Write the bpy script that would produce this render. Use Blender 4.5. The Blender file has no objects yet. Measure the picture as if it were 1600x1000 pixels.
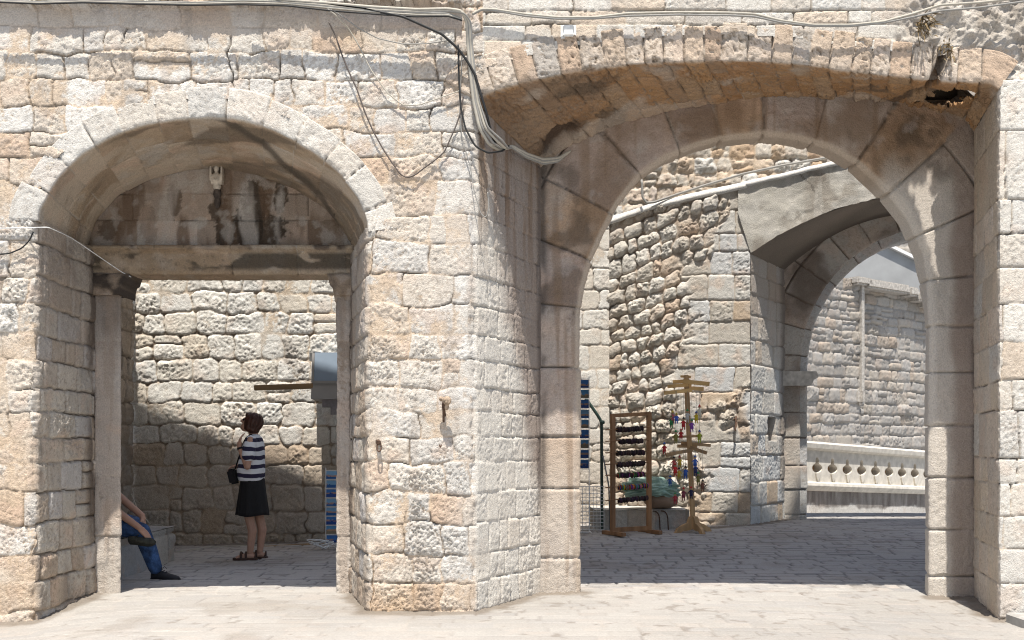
import bpy, bmesh, math, random
import numpy as np
from mathutils import Vector, Matrix
random.seed(7)
SC = bpy.context.scene
COL = SC.collection
F = 1543.0          # focal length in photo pixels
HZ = 1.27           # eye height
f32 = np.float32

def wx(px, Y): return (px - 800.0) / F * Y
def wz(py, Y): return HZ + (700.0 - py) / F * Y

# ------------------------------------------------------------------ noise
def _hash(ix, iy, iz, seed):
    h = (ix.astype(np.uint32) * np.uint32(374761393)) ^ (iy.astype(np.uint32) * np.uint32(668265263)) \
        ^ (iz.astype(np.uint32) * np.uint32(2147483647)) ^ np.uint32((seed * 974634761 + 12345) & 0xffffffff)
    h = (h ^ (h >> np.uint32(13))) * np.uint32(1274126177)
    h = (h ^ (h >> np.uint32(15))) * np.uint32(2246822519)
    h = h ^ (h >> np.uint32(16))
    return (h & np.uint32(0xffffff)).astype(f32) / f32(8388607.5) - f32(1)

def vn(x, y, z=None, seed=0):
    x = np.asarray(x, f32); y = np.asarray(y, f32)
    x0 = np.floor(x); y0 = np.floor(y)
    fx = x - x0; fy = y - y0
    fx = fx * fx * (3 - 2 * fx); fy = fy * fy * (3 - 2 * fy)
    ix = x0.astype(np.int32); iy = y0.astype(np.int32); iz = np.zeros_like(ix)
    a = _hash(ix, iy, iz, seed); b = _hash(ix + 1, iy, iz, seed)
    c = _hash(ix, iy + 1, iz, seed); d = _hash(ix + 1, iy + 1, iz, seed)
    return (a + (b - a) * fx) + ((c + (d - c) * fx) - (a + (b - a) * fx)) * fy

def fbm(x, y, freq, octv, seed, gain=0.5):
    s = 0; amp = 1.0; tot = 0
    for i in range(octv):
        ca, sa = math.cos(i * 1.1 + .4), math.sin(i * 1.1 + .4)
        s = s + amp * vn((x * ca - y * sa) * freq + 17.3 * i, (x * sa + y * ca) * freq - 9.1 * i, None, seed + i * 31)
        tot += amp; amp *= gain; freq *= 2.03
    return s / tot

def ridg(x, y, freq, octv, seed):
    s = 0; amp = 1.0; tot = 0
    for i in range(octv):
        ca, sa = math.cos(i * 1.3 + .9), math.sin(i * 1.3 + .9)
        s = s + amp * (1 - 2 * np.abs(vn((x * ca - y * sa) * freq, (x * sa + y * ca) * freq, None, seed + i * 17)))
        tot += amp; amp *= .55; freq *= 2.1
    return s / tot

def sst(a, b, x):
    t = np.clip((x - a) / (b - a), 0, 1)
    return t * t * (3 - 2 * t)

def lerp3(c, col, w):
    return c + (np.array(col, f32) - c) * w[..., None]

# ------------------------------------------------------------------ masonry layout
class Lay:
    def __init__(s, u0, u1, rows, wmin, wmax, seed, split=0.0, rel=False, rnd=None):
        r = np.random.RandomState(seed)
        s.rows = np.array(sorted(rows), f32)
        s.bounds = []; s.off = []; n = 0
        for i in range(len(s.rows) - 1):
            hgt = float(s.rows[i + 1] - s.rows[i])
            b = [u0 - r.uniform(0, wmax)]
            while b[-1] < u1:
                w = r.uniform(wmin, wmax)
                if rel: w *= hgt / .22
                if r.rand() < .15: w *= .6
                b.append(b[-1] + w)
            s.bounds.append(np.array(b, f32)); s.off.append(n); n += len(b)
        s.n = n
        s.R = r.rand(n * 2 + 4, 8).astype(f32)
        s.split = np.where(r.rand(n) < split, r.uniform(.35, .65, n), 0).astype(f32)
        s.seed = seed
    def ev(s, u, v, warp=.018, wf=5.0, rad=.03):
        sd = s.seed
        # warp so that the joints wander
        uu = u + warp * vn(u * wf, v * wf, None, sd + 5) + warp * .6 * vn(u * wf * 2.7, v * wf * 2.7, None, sd + 6)
        vv = v + warp * vn(u * wf * .7 + 40, v * wf + 9, None, sd + 7) + warp * .6 * vn(u * wf * 2.5, v * wf * 2.5 + 77, None, sd + 8)
        k = np.clip(np.searchsorted(s.rows, vv) - 1, 0, len(s.rows) - 2)
        ul = np.zeros_like(uu); ur = np.ones_like(uu); sid = np.zeros(uu.shape, np.int64)
        for i in range(len(s.rows) - 1):
            m = (k == i)
            if not m.any(): continue
            b = s.bounds[i]
            c = np.clip(np.searchsorted(b, uu[m]) - 1, 0, len(b) - 2)
            ul[m] = b[c]; ur[m] = b[c + 1]; sid[m] = s.off[i] + c
        vb = s.rows[k]; vt = s.rows[k + 1]
        sp = s.split[np.minimum(sid, s.n - 1)]
        hs = sp > 0
        vs = vb + (vt - vb) * sp
        up = hs & (vv > vs)
        vb2 = np.where(up, vs, vb); vt2 = np.where(hs & ~up, vs, vt)
        sid = np.where(up, sid + s.n, sid)
        hx = (ur - ul) / 2; hy = (vt2 - vb2) / 2
        r_ = np.minimum(rad, np.minimum(hx, hy) * .8)
        qx = np.abs(uu - (ul + ur) / 2) - hx + r_; qy = np.abs(vv - (vb2 + vt2) / 2) - hy + r_
        d = -(np.sqrt(np.maximum(qx, 0) ** 2 + np.maximum(qy, 0) ** 2) + np.minimum(np.maximum(qx, qy), 0) - r_)
        return d.astype(f32), sid, k, s.R[sid % len(s.R)], (vv - vb2) / np.maximum(vt2 - vb2, .01)

PAL_FRONT = [((.665, .615, .545), 5), ((.64, .57, .485), 4), ((.63, .535, .435), 3), ((.60, .455, .34), 1.2), ((.63, .595, .545), 2.4), ((.73, .695, .64), 3)]
PAL_ASH = [((.68, .64, .575), 4), ((.64, .585, .51), 4), ((.63, .60, .55), 2), ((.64, .54, .435), 1.2)]
PAL_GREY = [((.50, .48, .44), 3), ((.45, .43, .40), 3), ((.54, .50, .44), 2), ((.50, .43, .35), 1.2), ((.42, .42, .42), 1.5)]
PAL_RUB = [((.58, .55, .49), 4), ((.53, .49, .43), 3), ((.54, .45, .36), 1.4), ((.63, .60, .545), 2.5), ((.47, .385, .305), .6)]
PAL_ALLEY = [((.80, .78, .73), 4), ((.77, .735, .665), 3), ((.74, .675, .58), 1.4), ((.78, .77, .735), 2), ((.62, .51, .40), .3)]
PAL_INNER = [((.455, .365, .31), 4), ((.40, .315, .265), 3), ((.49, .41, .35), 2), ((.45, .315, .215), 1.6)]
PAL_RING2 = [((.54, .43, .33), 4), ((.58, .49, .40), 3), ((.48, .43, .375), 1.5), ((.53, .40, .295), 2.5)]

def pal_pick(pal, r):
    w = np.cumsum([p[1] for p in pal]); w = w / w[-1]
    idx = np.minimum(np.searchsorted(w, r), len(pal) - 1)
    return np.array([p[0] for p in pal], f32)[idx]

def surf(u, v, lay, jw=.006, ew=.035, bulge=.012, base=.008, rough=.010, rf=14., rec=.006, recv=.012, rad=.03,
         warp=.016, wf=5., pal=PAL_FRONT, mcol=(.53, .44, .35), pits=.3, stain=.4, sv=.09, fine=.0022, mortar=True, deep=.22, smear=.0, micro=.55, line=0., lineb=0., speck=.0,
         crack=True):
    u = u.astype(f32); v = v.astype(f32); sd = lay.seed
    d, sid, k, R, lv = lay.ev(u, v, warp, wf, rad)
    t = np.clip((d - jw) / ew, 0, 1)
    prof = np.sqrt(np.maximum(1 - (1 - t) ** 2, 0))
    # every stone has its own grain offset
    ou = u + R[..., 0] * 13; ov = v + R[..., 1] * 13
    n1 = fbm(ou, ov, rf * .45, 3, sd + 100)
    n2 = ridg(ou, ov, rf * 1.4, 3, sd + 130)
    ra = rough * (.35 + 1.3 * R[..., 2])
    n3 = ridg(ou * 1.3, ov, rf * 3.6, 2, sd + 150)
    patchy = .35 + 1.1 * sst(-.3, .5, fbm(u, v, 2.1, 2, sd + 155))
    hs = base * (R[..., 3] * 2 - 1) + bulge * prof * (.5 + R[..., 4]) + ra * (.8 * n1 + .5 * n2 + micro * patchy * n3) * (.3 + .7 * t) \
        + (R[..., 5] - .5) * .02 * (lv - .5)
    pm = fbm(u, v, 34., 2, sd + 170)
    pit = sst(.36, .6, pm) * pits * (R[..., 6] > .35)
    hs = hs - pit * .016
    gm = fbm(u, v, 1.6, 3, sd + 200)
    gd = sst(.52 - deep, .62 - deep * .5, fbm(u, v, 2.3, 3, sd + 240) + .0)
    g2 = fbm(u, v, 3.1, 3, sd + 210)
    hm = smear * sst(-.25, .45, g2) - rec - recv * (.5 + .5 * gm) - (.02 * gd) + .003 * fbm(u, v, 40., 2, sd + 220)
    if not mortar: hm = hm - .02
    bl = d < jw * .5
    hs = np.where(d < jw, np.minimum(hs, -rec * .5 - .05 * (1 - d / jw)), hs)
    h = np.maximum(hs, hm)
    ism = sst(-.003, .003, hm - hs)
    lw = 0
    if line > 0:
        gl = sst(-.12 - lineb, .18 - lineb, fbm(u, v, 2.9, 3, sd + 270))
        lw = sst(.0075, .0025, d + .004 * vn(u * 60, v * 60, None, sd + 275)) * gl * line
        h = h - .016 * lw
    h = h + fine * fbm(u, v, 90., 2, sd + 260)
    c = pal_pick(pal, R[..., 7])
    val = 1 + sv * 2 * (R[..., 5] - .5)
    c = c * val[..., None]
    cn = fbm(ou, ov, 5., 4, sd + 300)
    cm = fbm(u, v, .9, 3, sd + 330)
    warm = np.array((.60, .43, .32), f32); grey = np.array((.50, .485, .455), f32)
    c = lerp3(c, warm, stain * sst(.08, .55, cn + .25 * cm))
    c = lerp3(c, grey, stain * .9 * sst(.12, .6, -cn + .2 * cm))
    c = c * (1 + .10 * fbm(u, v, 22., 3, sd + 350))[..., None]
    c = lerp3(c, (.30, .22, .16), pit * .6)
    mc = np.array(mcol, f32) * (1 + .16 * fbm(u, v, 8., 3, sd + 380))[..., None]
    mc = lerp3(mc, (.62, .57, .50), .75 * sst(.0, .5, fbm(u, v, 1.3, 3, sd + 385)))
    c = c + (mc - c) * (ism * .85)[..., None]
    dk = ism * gd
    c = lerp3(c, (.17, .135, .11), dk * .75)
    if line > 0: c = lerp3(c, (.14, .11, .085), lw * .85)
    if speck > 0:
        sp = sst(.30, .52, fbm(u, v, 55., 2, sd + 290) + .25 * fbm(u, v, 3., 2, sd + 292))
        c = lerp3(c, (.27, .21, .155), sp * speck)
    return h.astype(f32), np.clip(c, .01, .95).astype(f32)

# ------------------------------------------------------------------ mesh accumulation
class Acc:
    def __init__(s): s.V = []; s.Q = []; s.C = []; s.n = 0
    def grid(s, P, C, mask=None, flip=False):
        nv, nu = P.shape[:2]
        idx = np.arange(nv * nu).reshape(nv, nu)
        q = np.stack([idx[:-1, :-1], idx[:-1, 1:], idx[1:, 1:], idx[1:, :-1]], -1).reshape(-1, 4)
        if mask is not None: q = q[mask.reshape(-1)]
        if flip: q = q[:, ::-1]
        used = np.zeros(nv * nu, bool); used[q.reshape(-1)] = True
        remap = np.cumsum(used) - 1
        s.V.append(P.reshape(-1, 3)[used]); s.C.append(C.reshape(-1, 3)[used])
        s.Q.append(remap[q] + s.n); s.n += int(used.sum())
    def box(s, x0, x1, y0, y1, z0, z1, col=(.5, .45, .4)):
        v = np.array([(x, y, z) for z in (z0, z1) for y in (y0, y1) for x in (x0, x1)], f32)
        q = np.array([(0, 2, 3, 1), (4, 5, 7, 6), (0, 1, 5, 4), (2, 6, 7, 3), (0, 4, 6, 2), (1, 3, 7, 5)])
        s.V.append(v); s.C.append(np.tile(np.array(col, f32), (8, 1))); s.Q.append(q + s.n); s.n += 8
    def build(s, name, mat, parent=None, smooth=True):
        V = np.concatenate(s.V).astype(f32); Q = np.concatenate(s.Q).astype(np.int32); C = np.concatenate(s.C)
        me = bpy.data.meshes.new(name)
        me.vertices.add(len(V)); me.vertices.foreach_set('co', V.reshape(-1))
        me.loops.add(len(Q) * 4); me.loops.foreach_set('vertex_index', Q.reshape(-1))
        me.polygons.add(len(Q)); me.polygons.foreach_set('loop_start', np.arange(len(Q), dtype=np.int32) * 4)
        at = me.attributes.new('Col', 'FLOAT_COLOR', 'POINT')
        c4 = np.ones((len(V), 4), f32); c4[:, :3] = C
        at.data.foreach_set('color', c4.reshape(-1))
        me.update(calc_edges=True)
        if smooth: me.polygons.foreach_set('use_smooth', np.ones(len(Q), bool))
        me.materials.append(mat)
        return link(name, me, parent)

def link(name, me, parent=None):
    o = bpy.data.objects.new(name, me); COL.objects.link(o)
    if parent is not None: adopt(o, parent)
    return o
def pworld(o):
    m = o.matrix_basis.copy()
    if o.parent is not None: m = pworld(o.parent) @ o.matrix_parent_inverse @ m
    return m
def adopt(o, parent):
    o.parent = parent
    o.matrix_parent_inverse = pworld(parent).inverted()
def tag(o, label=None, cat=None, group=None, kind=None):
    if label: o['label'] = label
    if cat: o['category'] = cat
    if group: o['group'] = group
    if kind: o['kind'] = kind
    return o
def empty(name, loc, label, cat, group=None):
    o = bpy.data.objects.new(name, None); COL.objects.link(o); o.location = loc; o.empty_display_size = .2
    return tag(o, label, cat, group)

def normals(P, face):
    du = np.gradient(P, axis=1); dv = np.gradient(P, axis=0)
    n = np.cross(du, dv); n /= np.maximum(np.linalg.norm(n, axis=-1, keepdims=True), 1e-9)
    return n * face

def resample(pts, step=None, n=None, sm=0):
    p = np.array(pts, float)
    L = np.concatenate([[0], np.cumsum(np.linalg.norm(np.diff(p, axis=0), axis=1))])
    if n is None: n = max(2, int(round(L[-1] / step)) + 1)
    t = np.linspace(0, L[-1], n)
    q = np.stack([np.interp(t, L, p[:, i]) for i in range(p.shape[1])], 1)
    if sm > 0:
        k = np.exp(-np.linspace(-2, 2, 2 * sm + 1) ** 2); k /= k.sum()
        for _ in range(2):
            e = np.concatenate([2 * q[0] - q[sm:0:-1], q, 2 * q[-1] - q[-2:-sm - 2:-1]])
            q = np.stack([np.convolve(e[:, i], k, 'valid') for i in range(p.shape[1])], 1)
        d = np.concatenate([[0], np.cumsum(np.linalg.norm(np.diff(q, axis=0), axis=1))])
        t = np.linspace(0, d[-1], n)
        q = np.stack([np.interp(t, d, q[:, i]) for i in range(p.shape[1])], 1)
    return q
def arclen(q): return np.concatenate([[0], np.cumsum(np.linalg.norm(np.diff(q, axis=0), axis=1))])

# ------------------------------------------------------------------ materials
def nt(m):
    m.use_nodes = True
    return m.node_tree.nodes, m.node_tree.links
def stone_mat(name, s1=70., s2=260., bump=.35, dist=.012, rough=.9, var=.16):
    m = bpy.data.materials.new(name); N, L = nt(m); b = N['Principled BSDF']
    b.inputs['Roughness'].default_value = rough; b.inputs['Specular IOR Level'].default_value = .25
    at = N.new('ShaderNodeAttribute'); at.attribute_name = 'Col'
    tc = N.new('ShaderNodeTexCoord')
    n1 = N.new('ShaderNodeTexNoise'); n1.inputs['Scale'].default_value = s1; n1.inputs['Detail'].default_value = 5; n1.inputs['Roughness'].default_value = .7
    n2 = N.new('ShaderNodeTexNoise'); n2.inputs['Scale'].default_value = s2; n2.inputs['Detail'].default_value = 3
    L.new(tc.outputs['Object'], n1.inputs['Vector']); L.new(tc.outputs['Object'], n2.inputs['Vector'])
    mr = N.new('ShaderNodeMapRange'); mr.inputs['From Min'].default_value = .3; mr.inputs['From Max'].default_value = .7
    mr.inputs['To Min'].default_value = 1 - var; mr.inputs['To Max'].default_value = 1 + var
    L.new(n1.outputs['Fac'], mr.inputs['Value'])
    mx = N.new('ShaderNodeVectorMath'); mx.operation = 'SCALE'
    L.new(at.outputs['Color'], mx.inputs[0]); L.new(mr.outputs['Result'], mx.inputs['Scale'])
    L.new(mx.outputs['Vector'], b.inputs['Base Color'])
    ad = N.new('ShaderNodeMath'); ad.operation = 'MULTIPLY_ADD'; ad.inputs[1].default_value = .4
    L.new(n2.outputs['Fac'], ad.inputs[0]); L.new(n1.outputs['Fac'], ad.inputs[2])
    bp = N.new('ShaderNodeBump'); bp.inputs['Strength'].default_value = bump; bp.inputs['Distance'].default_value = dist
    L.new(ad.outputs[0], bp.inputs['Height']); L.new(bp.outputs['Normal'], b.inputs['Normal'])
    return m
STONE = stone_mat('weathered_limestone', 85., 240., bump=.8, dist=.014, var=.22)
PAVE = stone_mat('paving_stone', 60, 220, .3, .008, .75, .14)
def plain(name, col, rough=.6, metal=0., nscale=30., nvar=.18, bump=.1, dist=.003, stretch=None, spec=.4):
    m = bpy.data.materials.new(name); N, L = nt(m); b = N['Principled BSDF']
    b.inputs['Roughness'].default_value = rough; b.inputs['Metallic'].default_value = metal
    b.inputs['Specular IOR Level'].default_value = spec
    tc = N.new('ShaderNodeTexCoord'); n = N.new('ShaderNodeTexNoise'); n.inputs['Scale'].default_value = nscale; n.inputs['Detail'].default_value = 5
    if stretch:
        mp = N.new('ShaderNodeMapping'); mp.inputs['Scale'].default_value = stretch
        L.new(tc.outputs['Object'], mp.inputs['Vector']); L.new(mp.outputs['Vector'], n.inputs['Vector'])
    else: L.new(tc.outputs['Object'], n.inputs['Vector'])
    r = N.new('ShaderNodeMapRange'); r.inputs['From Min'].default_value = .3; r.inputs['From Max'].default_value = .7
    r.inputs['To Min'].default_value = 1 - nvar; r.inputs['To Max'].default_value = 1 + nvar
    L.new(n.outputs['Fac'], r.inputs['Value'])
    v = N.new('ShaderNodeVectorMath'); v.operation = 'SCALE'; v.inputs[0].default_value = col
    L.new(r.outputs['Result'], v.inputs['Scale']); L.new(v.outputs['Vector'], b.inputs['Base Color'])
    bp = N.new('ShaderNodeBump'); bp.inputs['Strength'].default_value = bump; bp.inputs['Distance'].default_value = dist
    L.new(n.outputs['Fac'], bp.inputs['Height']); L.new(bp.outputs['Normal'], b.inputs['Normal'])
    return m

# ------------------------------------------------------------------ small mesh helpers
class BM:
    def __init__(s): s.b = bmesh.new()
    def box(s, c, size, rot=None, bev=0):
        r = bmesh.ops.create_cube(s.b, size=1)
        vs = r['verts']
        M = Matrix.Translation(c) @ (rot.to_4x4() if rot is not None else Matrix.Identity(4)) @ Matrix.Diagonal((size[0], size[1], size[2], 1))
        bmesh.ops.transform(s.b, matrix=M, verts=vs)
        if bev:
            es = list({e for v in vs for e in v.link_edges})
            bmesh.ops.bevel(s.b, geom=es, offset=bev, segments=2, affect='EDGES')
        return s
    def bar(s, a, b, w, h=None, bev=0, up=(0, 0, 1)):
        a = Vector(a); b = Vector(b); d = b - a; h = h or w
        x = d.normalized(); u = Vector(up)
        if abs(x.dot(u)) > .98: u = Vector((0, 1, 0))
        y = u.cross(x).normalized(); z = x.cross(y)
        rot = Matrix((x, y, z)).transposed()
        return s.box((a + b) / 2, (d.length, w, h), rot, bev)
    def tube(s, pts, r, n=8, cap=True, ell=None):
        pts = [Vector(p) for p in pts]
        if not hasattr(r, '__len__'): r = [r] * len(pts)
        rings = []; prev = None
        for i, p in enumerate(pts):
            t = (pts[min(i + 1, len(pts) - 1)] - pts[max(i - 1, 0)]).normalized()
            if prev is None:
                a = Vector((0, 0, 1)) if abs(t.z) < .9 else Vector((0, 1, 0))
                prev = (a - t * a.dot(t)).normalized()
            else:
                prev = (prev - t * prev.dot(t)).normalized()
            q = t.cross(prev)
            ring = []
            for k in range(n):
                an = 2 * math.pi * k / n
                ring.append(s.b.verts.new(p + (prev * math.cos(an) + q * math.sin(an)) * r[i]))
            rings.append(ring)
        for i in range(len(rings) - 1):
            for k in range(n):
                s.b.faces.new((rings[i][k], rings[i][(k + 1) % n], rings[i + 1][(k + 1) % n], rings[i + 1][k]))
        if cap:
            s.b.faces.new(rings[0][::-1]); s.b.faces.new(rings[-1])
        return s
    def limb(s, pts, r, n=12):
        # tapered limb with rounded ends
        pts = [Vector(p) for p in pts]; r = list(r)
        d0 = (pts[0] - pts[1]).normalized(); d1 = (pts[-1] - pts[-2]).normalized()
        P = [pts[0] + d0 * r[0] * .95, pts[0] + d0 * r[0] * .6] + pts + [pts[-1] + d1 * r[-1] * .6, pts[-1] + d1 * r[-1] * .95]
        R = [r[0] * .3, r[0] * .8] + r + [r[-1] * .8, r[-1] * .3]
        return s.tube(P, R, n)
    def ball(s, c, size, rot=None, seg=16):
        r = bmesh.ops.create_uvsphere(s.b, u_segments=seg, v_segments=max(8, seg * 2 // 3), radius=1)
        M = Matrix.Translation(c) @ (rot.to_4x4() if rot is not None else Matrix.Identity(4)) @ Matrix.Diagonal((size[0], size[1], size[2], 1))
        bmesh.ops.transform(s.b, matrix=M, verts=r['verts']); return s
    def loft(s, rings, cap0=True, cap1=True):
        R = [[s.b.verts.new(p) for p in ring] for ring in rings]; n = len(R[0])
        for i in range(len(R) - 1):
            for k in range(n):
                s.b.faces.new((R[i][k], R[i][(k + 1) % n], R[i + 1][(k + 1) % n], R[i + 1][k]))
        if cap0: s.b.faces.new(R[0][::-1])
        if cap1: s.b.faces.new(R[-1])
        return s
    def prism(s, poly, axis, t0, t1):
        # extrude a 2D polygon (x,z) along y
        a = [s.b.verts.new((p[0], t0, p[1])) for p in poly]; b = [s.b.verts.new((p[0], t1, p[1])) for p in poly]
        n = len(poly)
        s.b.faces.new(a); s.b.faces.new(b[::-1])
        for k in range(n): s.b.faces.new((a[k], b[k], b[(k + 1) % n], a[(k + 1) % n]))
        return s
    def build(s, name, mat, parent=None, smooth=False, local=False, M=None):
        bmesh.ops.recalc_face_normals(s.b, faces=s.b.faces)
        if M is not None: bmesh.ops.transform(s.b, matrix=M, verts=s.b.verts)
        me = bpy.data.meshes.new(name); s.b.to_mesh(me); s.b.free()
        if smooth: me.polygons.foreach_set('use_smooth', [True] * len(me.polygons))
        me.materials.append(mat)
        o = bpy.data.objects.new(name, me); COL.objects.link(o)
        if parent is not None:
            if local: o.parent = parent
            else: adopt(o, parent)
        return o
def remesh(o, vox, sm=4, f=.5):
    m = o.modifiers.new('fuse', 'REMESH'); m.mode = 'VOXEL'; m.voxel_size = vox; m.use_smooth_shade = True
    k = o.modifiers.new('soften', 'SMOOTH'); k.iterations = sm; k.factor = f
    return o
def ell(cx, cy, z, ax, ay, n=24, sq=2.0):
    out = []
    for k in range(n):
        a = 2 * math.pi * k / n; c = math.cos(a); q = math.sin(a)
        out.append((cx + ax * math.copysign(abs(c) ** (2 / sq), c), cy + ay * math.copysign(abs(q) ** (2 / sq), q), z))
    return out

# ================================================================== GROUND HEIGHT
def gz(X, Y):
    X = np.asarray(X, float); Y = np.asarray(Y, float)
    z = .17 * sst(9.2, 14.0, Y) * sst(-5.2, .8, X)
    z = z - .085 * sst(-2.6, -4.0, X) * (1 - sst(7.5, 8.7, Y))
    z = z - .065 * sst(1.6, 4.0, X) * (1 - sst(7.6, 9.6, Y))
    z = z - .072 * np.maximum(0, Y - 16.6)
    return z

# ================================================================== THE GATE WALL (facade)
FY = 7.6; IY = 8.6; DY = 8.65
def fx(px): return (px - 800) / 203.03
def fz(py): return HZ + (700 - py) / 203.03
ROWZ = [fz(p) for p in (1010, 958, 910, 868, 818, 770, 722, 682, 642, 605, 562, 522, 476, 430, 378, 333, 285, 245, 205, 165, 125, 80, 44, 8, -36, -80)]
ROWZ_UP = ROWZ + [ROWZ[-1] if False else ROWZ[-1]]
_r = max(ROWZ); _up = []
while _r < 15: _r += .23; _up.append(_r)
ROWF = sorted(ROWZ + _up)
LF = Lay(-8, 8, ROWF, .17, .46, 11, split=.03)
ROWD = sorted([fz(p) for p in (1030, 968, 912, 858, 806, 756, 716, 640, 594, 534, 476, 418, 364, 310, 204, 120, 60, 0, -60)] + [x for x in _up if x > 4.85])
LD = Lay(-8, 8, ROWD, .24, .52, 23)
LB = Lay(-8, 8, sorted([fz(p) for p in (400, 300, 200, 130, 90, 62, 38, 17, -30, -60)] + [x for x in _up if x > 4.7]), .28, .5, 31)

def fac_eval(X, Z):
    hA, cA = surf(X, Z, LF, jw=.006, ew=.028, bulge=.0025, base=.005, rough=.0108, rf=19, rec=.002, recv=.007, rad=.018, warp=.026, wf=4.2, pal=PAL_FRONT,
                  mcol=(.60, .465, .335), stain=.42, deep=.17, smear=.010, micro=.95, pits=.3, line=.72, speck=.45, sv=.07, fine=.0035)
    # the smoother dressed blocks on the middle pier towards the gateway
    hD, cD = surf(X, Z, LD, jw=.004, ew=.03, bulge=.006, base=.004, rough=.006, rf=15, rec=.003, recv=.007, rad=.02, warp=.008, pal=PAL_ASH, mcol=(.56, .47, .37), stain=.3, deep=.15, line=.8, speck=.4, smear=.004)
    hB, cB = surf(X, Z, LB, jw=.004, ew=.02, bulge=.003, base=.004, rough=.005, rf=15, rec=.003, recv=.005, rad=.02, warp=.007, pal=PAL_ASH, mcol=(.58, .51, .42), stain=.2, deep=.1, line=.7, speck=.25)
    wD = (X > 3.62).astype(f32) * (Z < 4.1)
    wB = ((X > -.27 + .06 * vn(Z * 3, X * 0)) & (X < 3.05 + .1 * vn(Z * 4, Z * 0 + 3)) & (Z > 3.0)).astype(f32)
    wC = sst(2.95, 3.15, X + .08 * vn(Z * 5, X * 5)) * sst(4.1, 4.2, Z)
    sm = sst(-.75, -.2, X + .1 * vn(X * 3, Z * 3)) * (1 - wC) * (Z < 4.0)
    h = hA * (1 - .45 * sm) + .002 * sm
    c = cA.copy()
    # base course of orange blocks
    ob = sst(.27, .20, Z) * (.4 + .6 * sst(-.3, .4, fbm(X, Z, 2.5, 3, 77)))
    c = lerp3(c, (.58, .41, .26), ob * .75)
    lt = sst(-3.55, -3.8, X) * (1 - sst(1.7, 2.0, Z)); c = lerp3(c, (.58, .44, .31), lt * .35 * (.5 + fbm(X, Z, 2, 3, 8)))
    c = lerp3(c, (.58, .57, .55), sm * .35)
    h = np.where(wB > 0, hB, h); c = np.where((wB > 0)[..., None], cB, c)
    hC = .045 * ridg(X, Z, 4.2, 5, 91) + .028 * ridg(X, Z, 15, 3, 92) - .05
    cC = np.ones(X.shape + (3,), f32) * np.array((.50, .455, .40), f32) * (1 + .25 * fbm(X, Z, 6, 4, 93))[..., None]
    cC = lerp3(cC, (.2, .155, .11), sst(.1, .6, fbm(X, Z * .5, 5, 3, 94)) * .7)
    h = h * (1 - wC) + hC * wC; c = c + (cC - c) * wC[..., None]
    h = np.where(wD > 0, hD, h); c = np.where((wD > 0)[..., None], cD, c)
    # wall above steps forward on a ragged ledge, left of the cables
    led = fz(9) + .035 * vn(X * 9, X * 0, None, 3) + .02 * vn(X * 23, X * 0 + 5, None, 4)
    on = ((Z > led) & (X < fx(722))).astype(f32)
    h = h + on * .085
    # smooth, browner band under the ledge
    bd = sst(fz(62), fz(48), Z + .04 * vn(X * 5, X * 0 + 2)) * (1 - on) * (X < fx(722))
    h = h * (1 - .6 * bd); c = lerp3(c, (.57, .49, .42), bd * .6)
    # long cracks
    ck = np.abs(X - (fx(190) + .10 * vn(Z * 4, X * 0, None, 61) + .04 * vn(Z * 13, X * 0, None, 62)))
    w = sst(.008, .003, ck) * (Z > 3.55) * (Z < 4.5) * sst(-.1, .2, vn(Z * 6, X * 0, None, 65)); h = h - w * .03; c = lerp3(c, (.16, .13, .11), w * .8)
    ck = np.abs(X - (fx(362) + .06 * vn(Z * 4, X * 0, None, 63) + .03 * vn(Z * 13, X * 0, None, 64)))
    w = sst(.008, .003, ck) * (Z > 3.95) * (Z < 4.6) * sst(-.2, .1, vn(Z * 6, X * 0, None, 66)); h = h - w * .03; c = lerp3(c, (.16, .13, .11), w * .8)
    # grime streaks
    st = fbm(X * 5, Z * .55, 1.6, 3, 401)
    c = lerp3(c, (.38, .33, .28), sst(.22, .6, st) * .4 * (X < 3.6))
    return h, c
EDGES = [(-3.67, -1, 3.10), (-1.11, 1, 3.02), (-.286, -1, 3.95), (3.75, 1, 4.0)]   # x, side the stone is on, top
def fac_pt(X, Z):
    X = np.asarray(X, f32); Z = np.asarray(Z, f32)
    h, c = fac_eval(X, Z)
    x2 = X.copy(); hh = h.copy()
    for i, (e, s, top) in enumerate(EDGES):
        dd = np.clip(1 - np.abs(X - e) / .10, 0, 1) * ((X - e) * s >= -.001) * sst(top + .25, top, Z)
        chip = (.014 * vn(Z * 7, Z * 0 + i, None, 51) + .011 * ridg(Z, Z * 0 + i, 19, 2, 52) + .012)
        if i == 3: chip = chip * .4
        x2 = x2 + s * dd ** 2 * chip
        rnd = np.clip(1 - np.abs(X - e) / .05, 0, 1) * ((X - e) * s >= -.001) * sst(top + .25, top, Z)
        hh = hh - (.03 if i != 3 else .012) * rnd ** 2 * (.6 + .5 * vn(Z * 9, Z * 0 + i, None, 53))
    return np.stack([x2, FY - hh, Z], -1), c

gate = empty('gate_wall', (1.7, FY, 0), 'tall sunlit limestone town wall pierced by a small arched doorway and a wide arched gateway', 'town wall')

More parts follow.
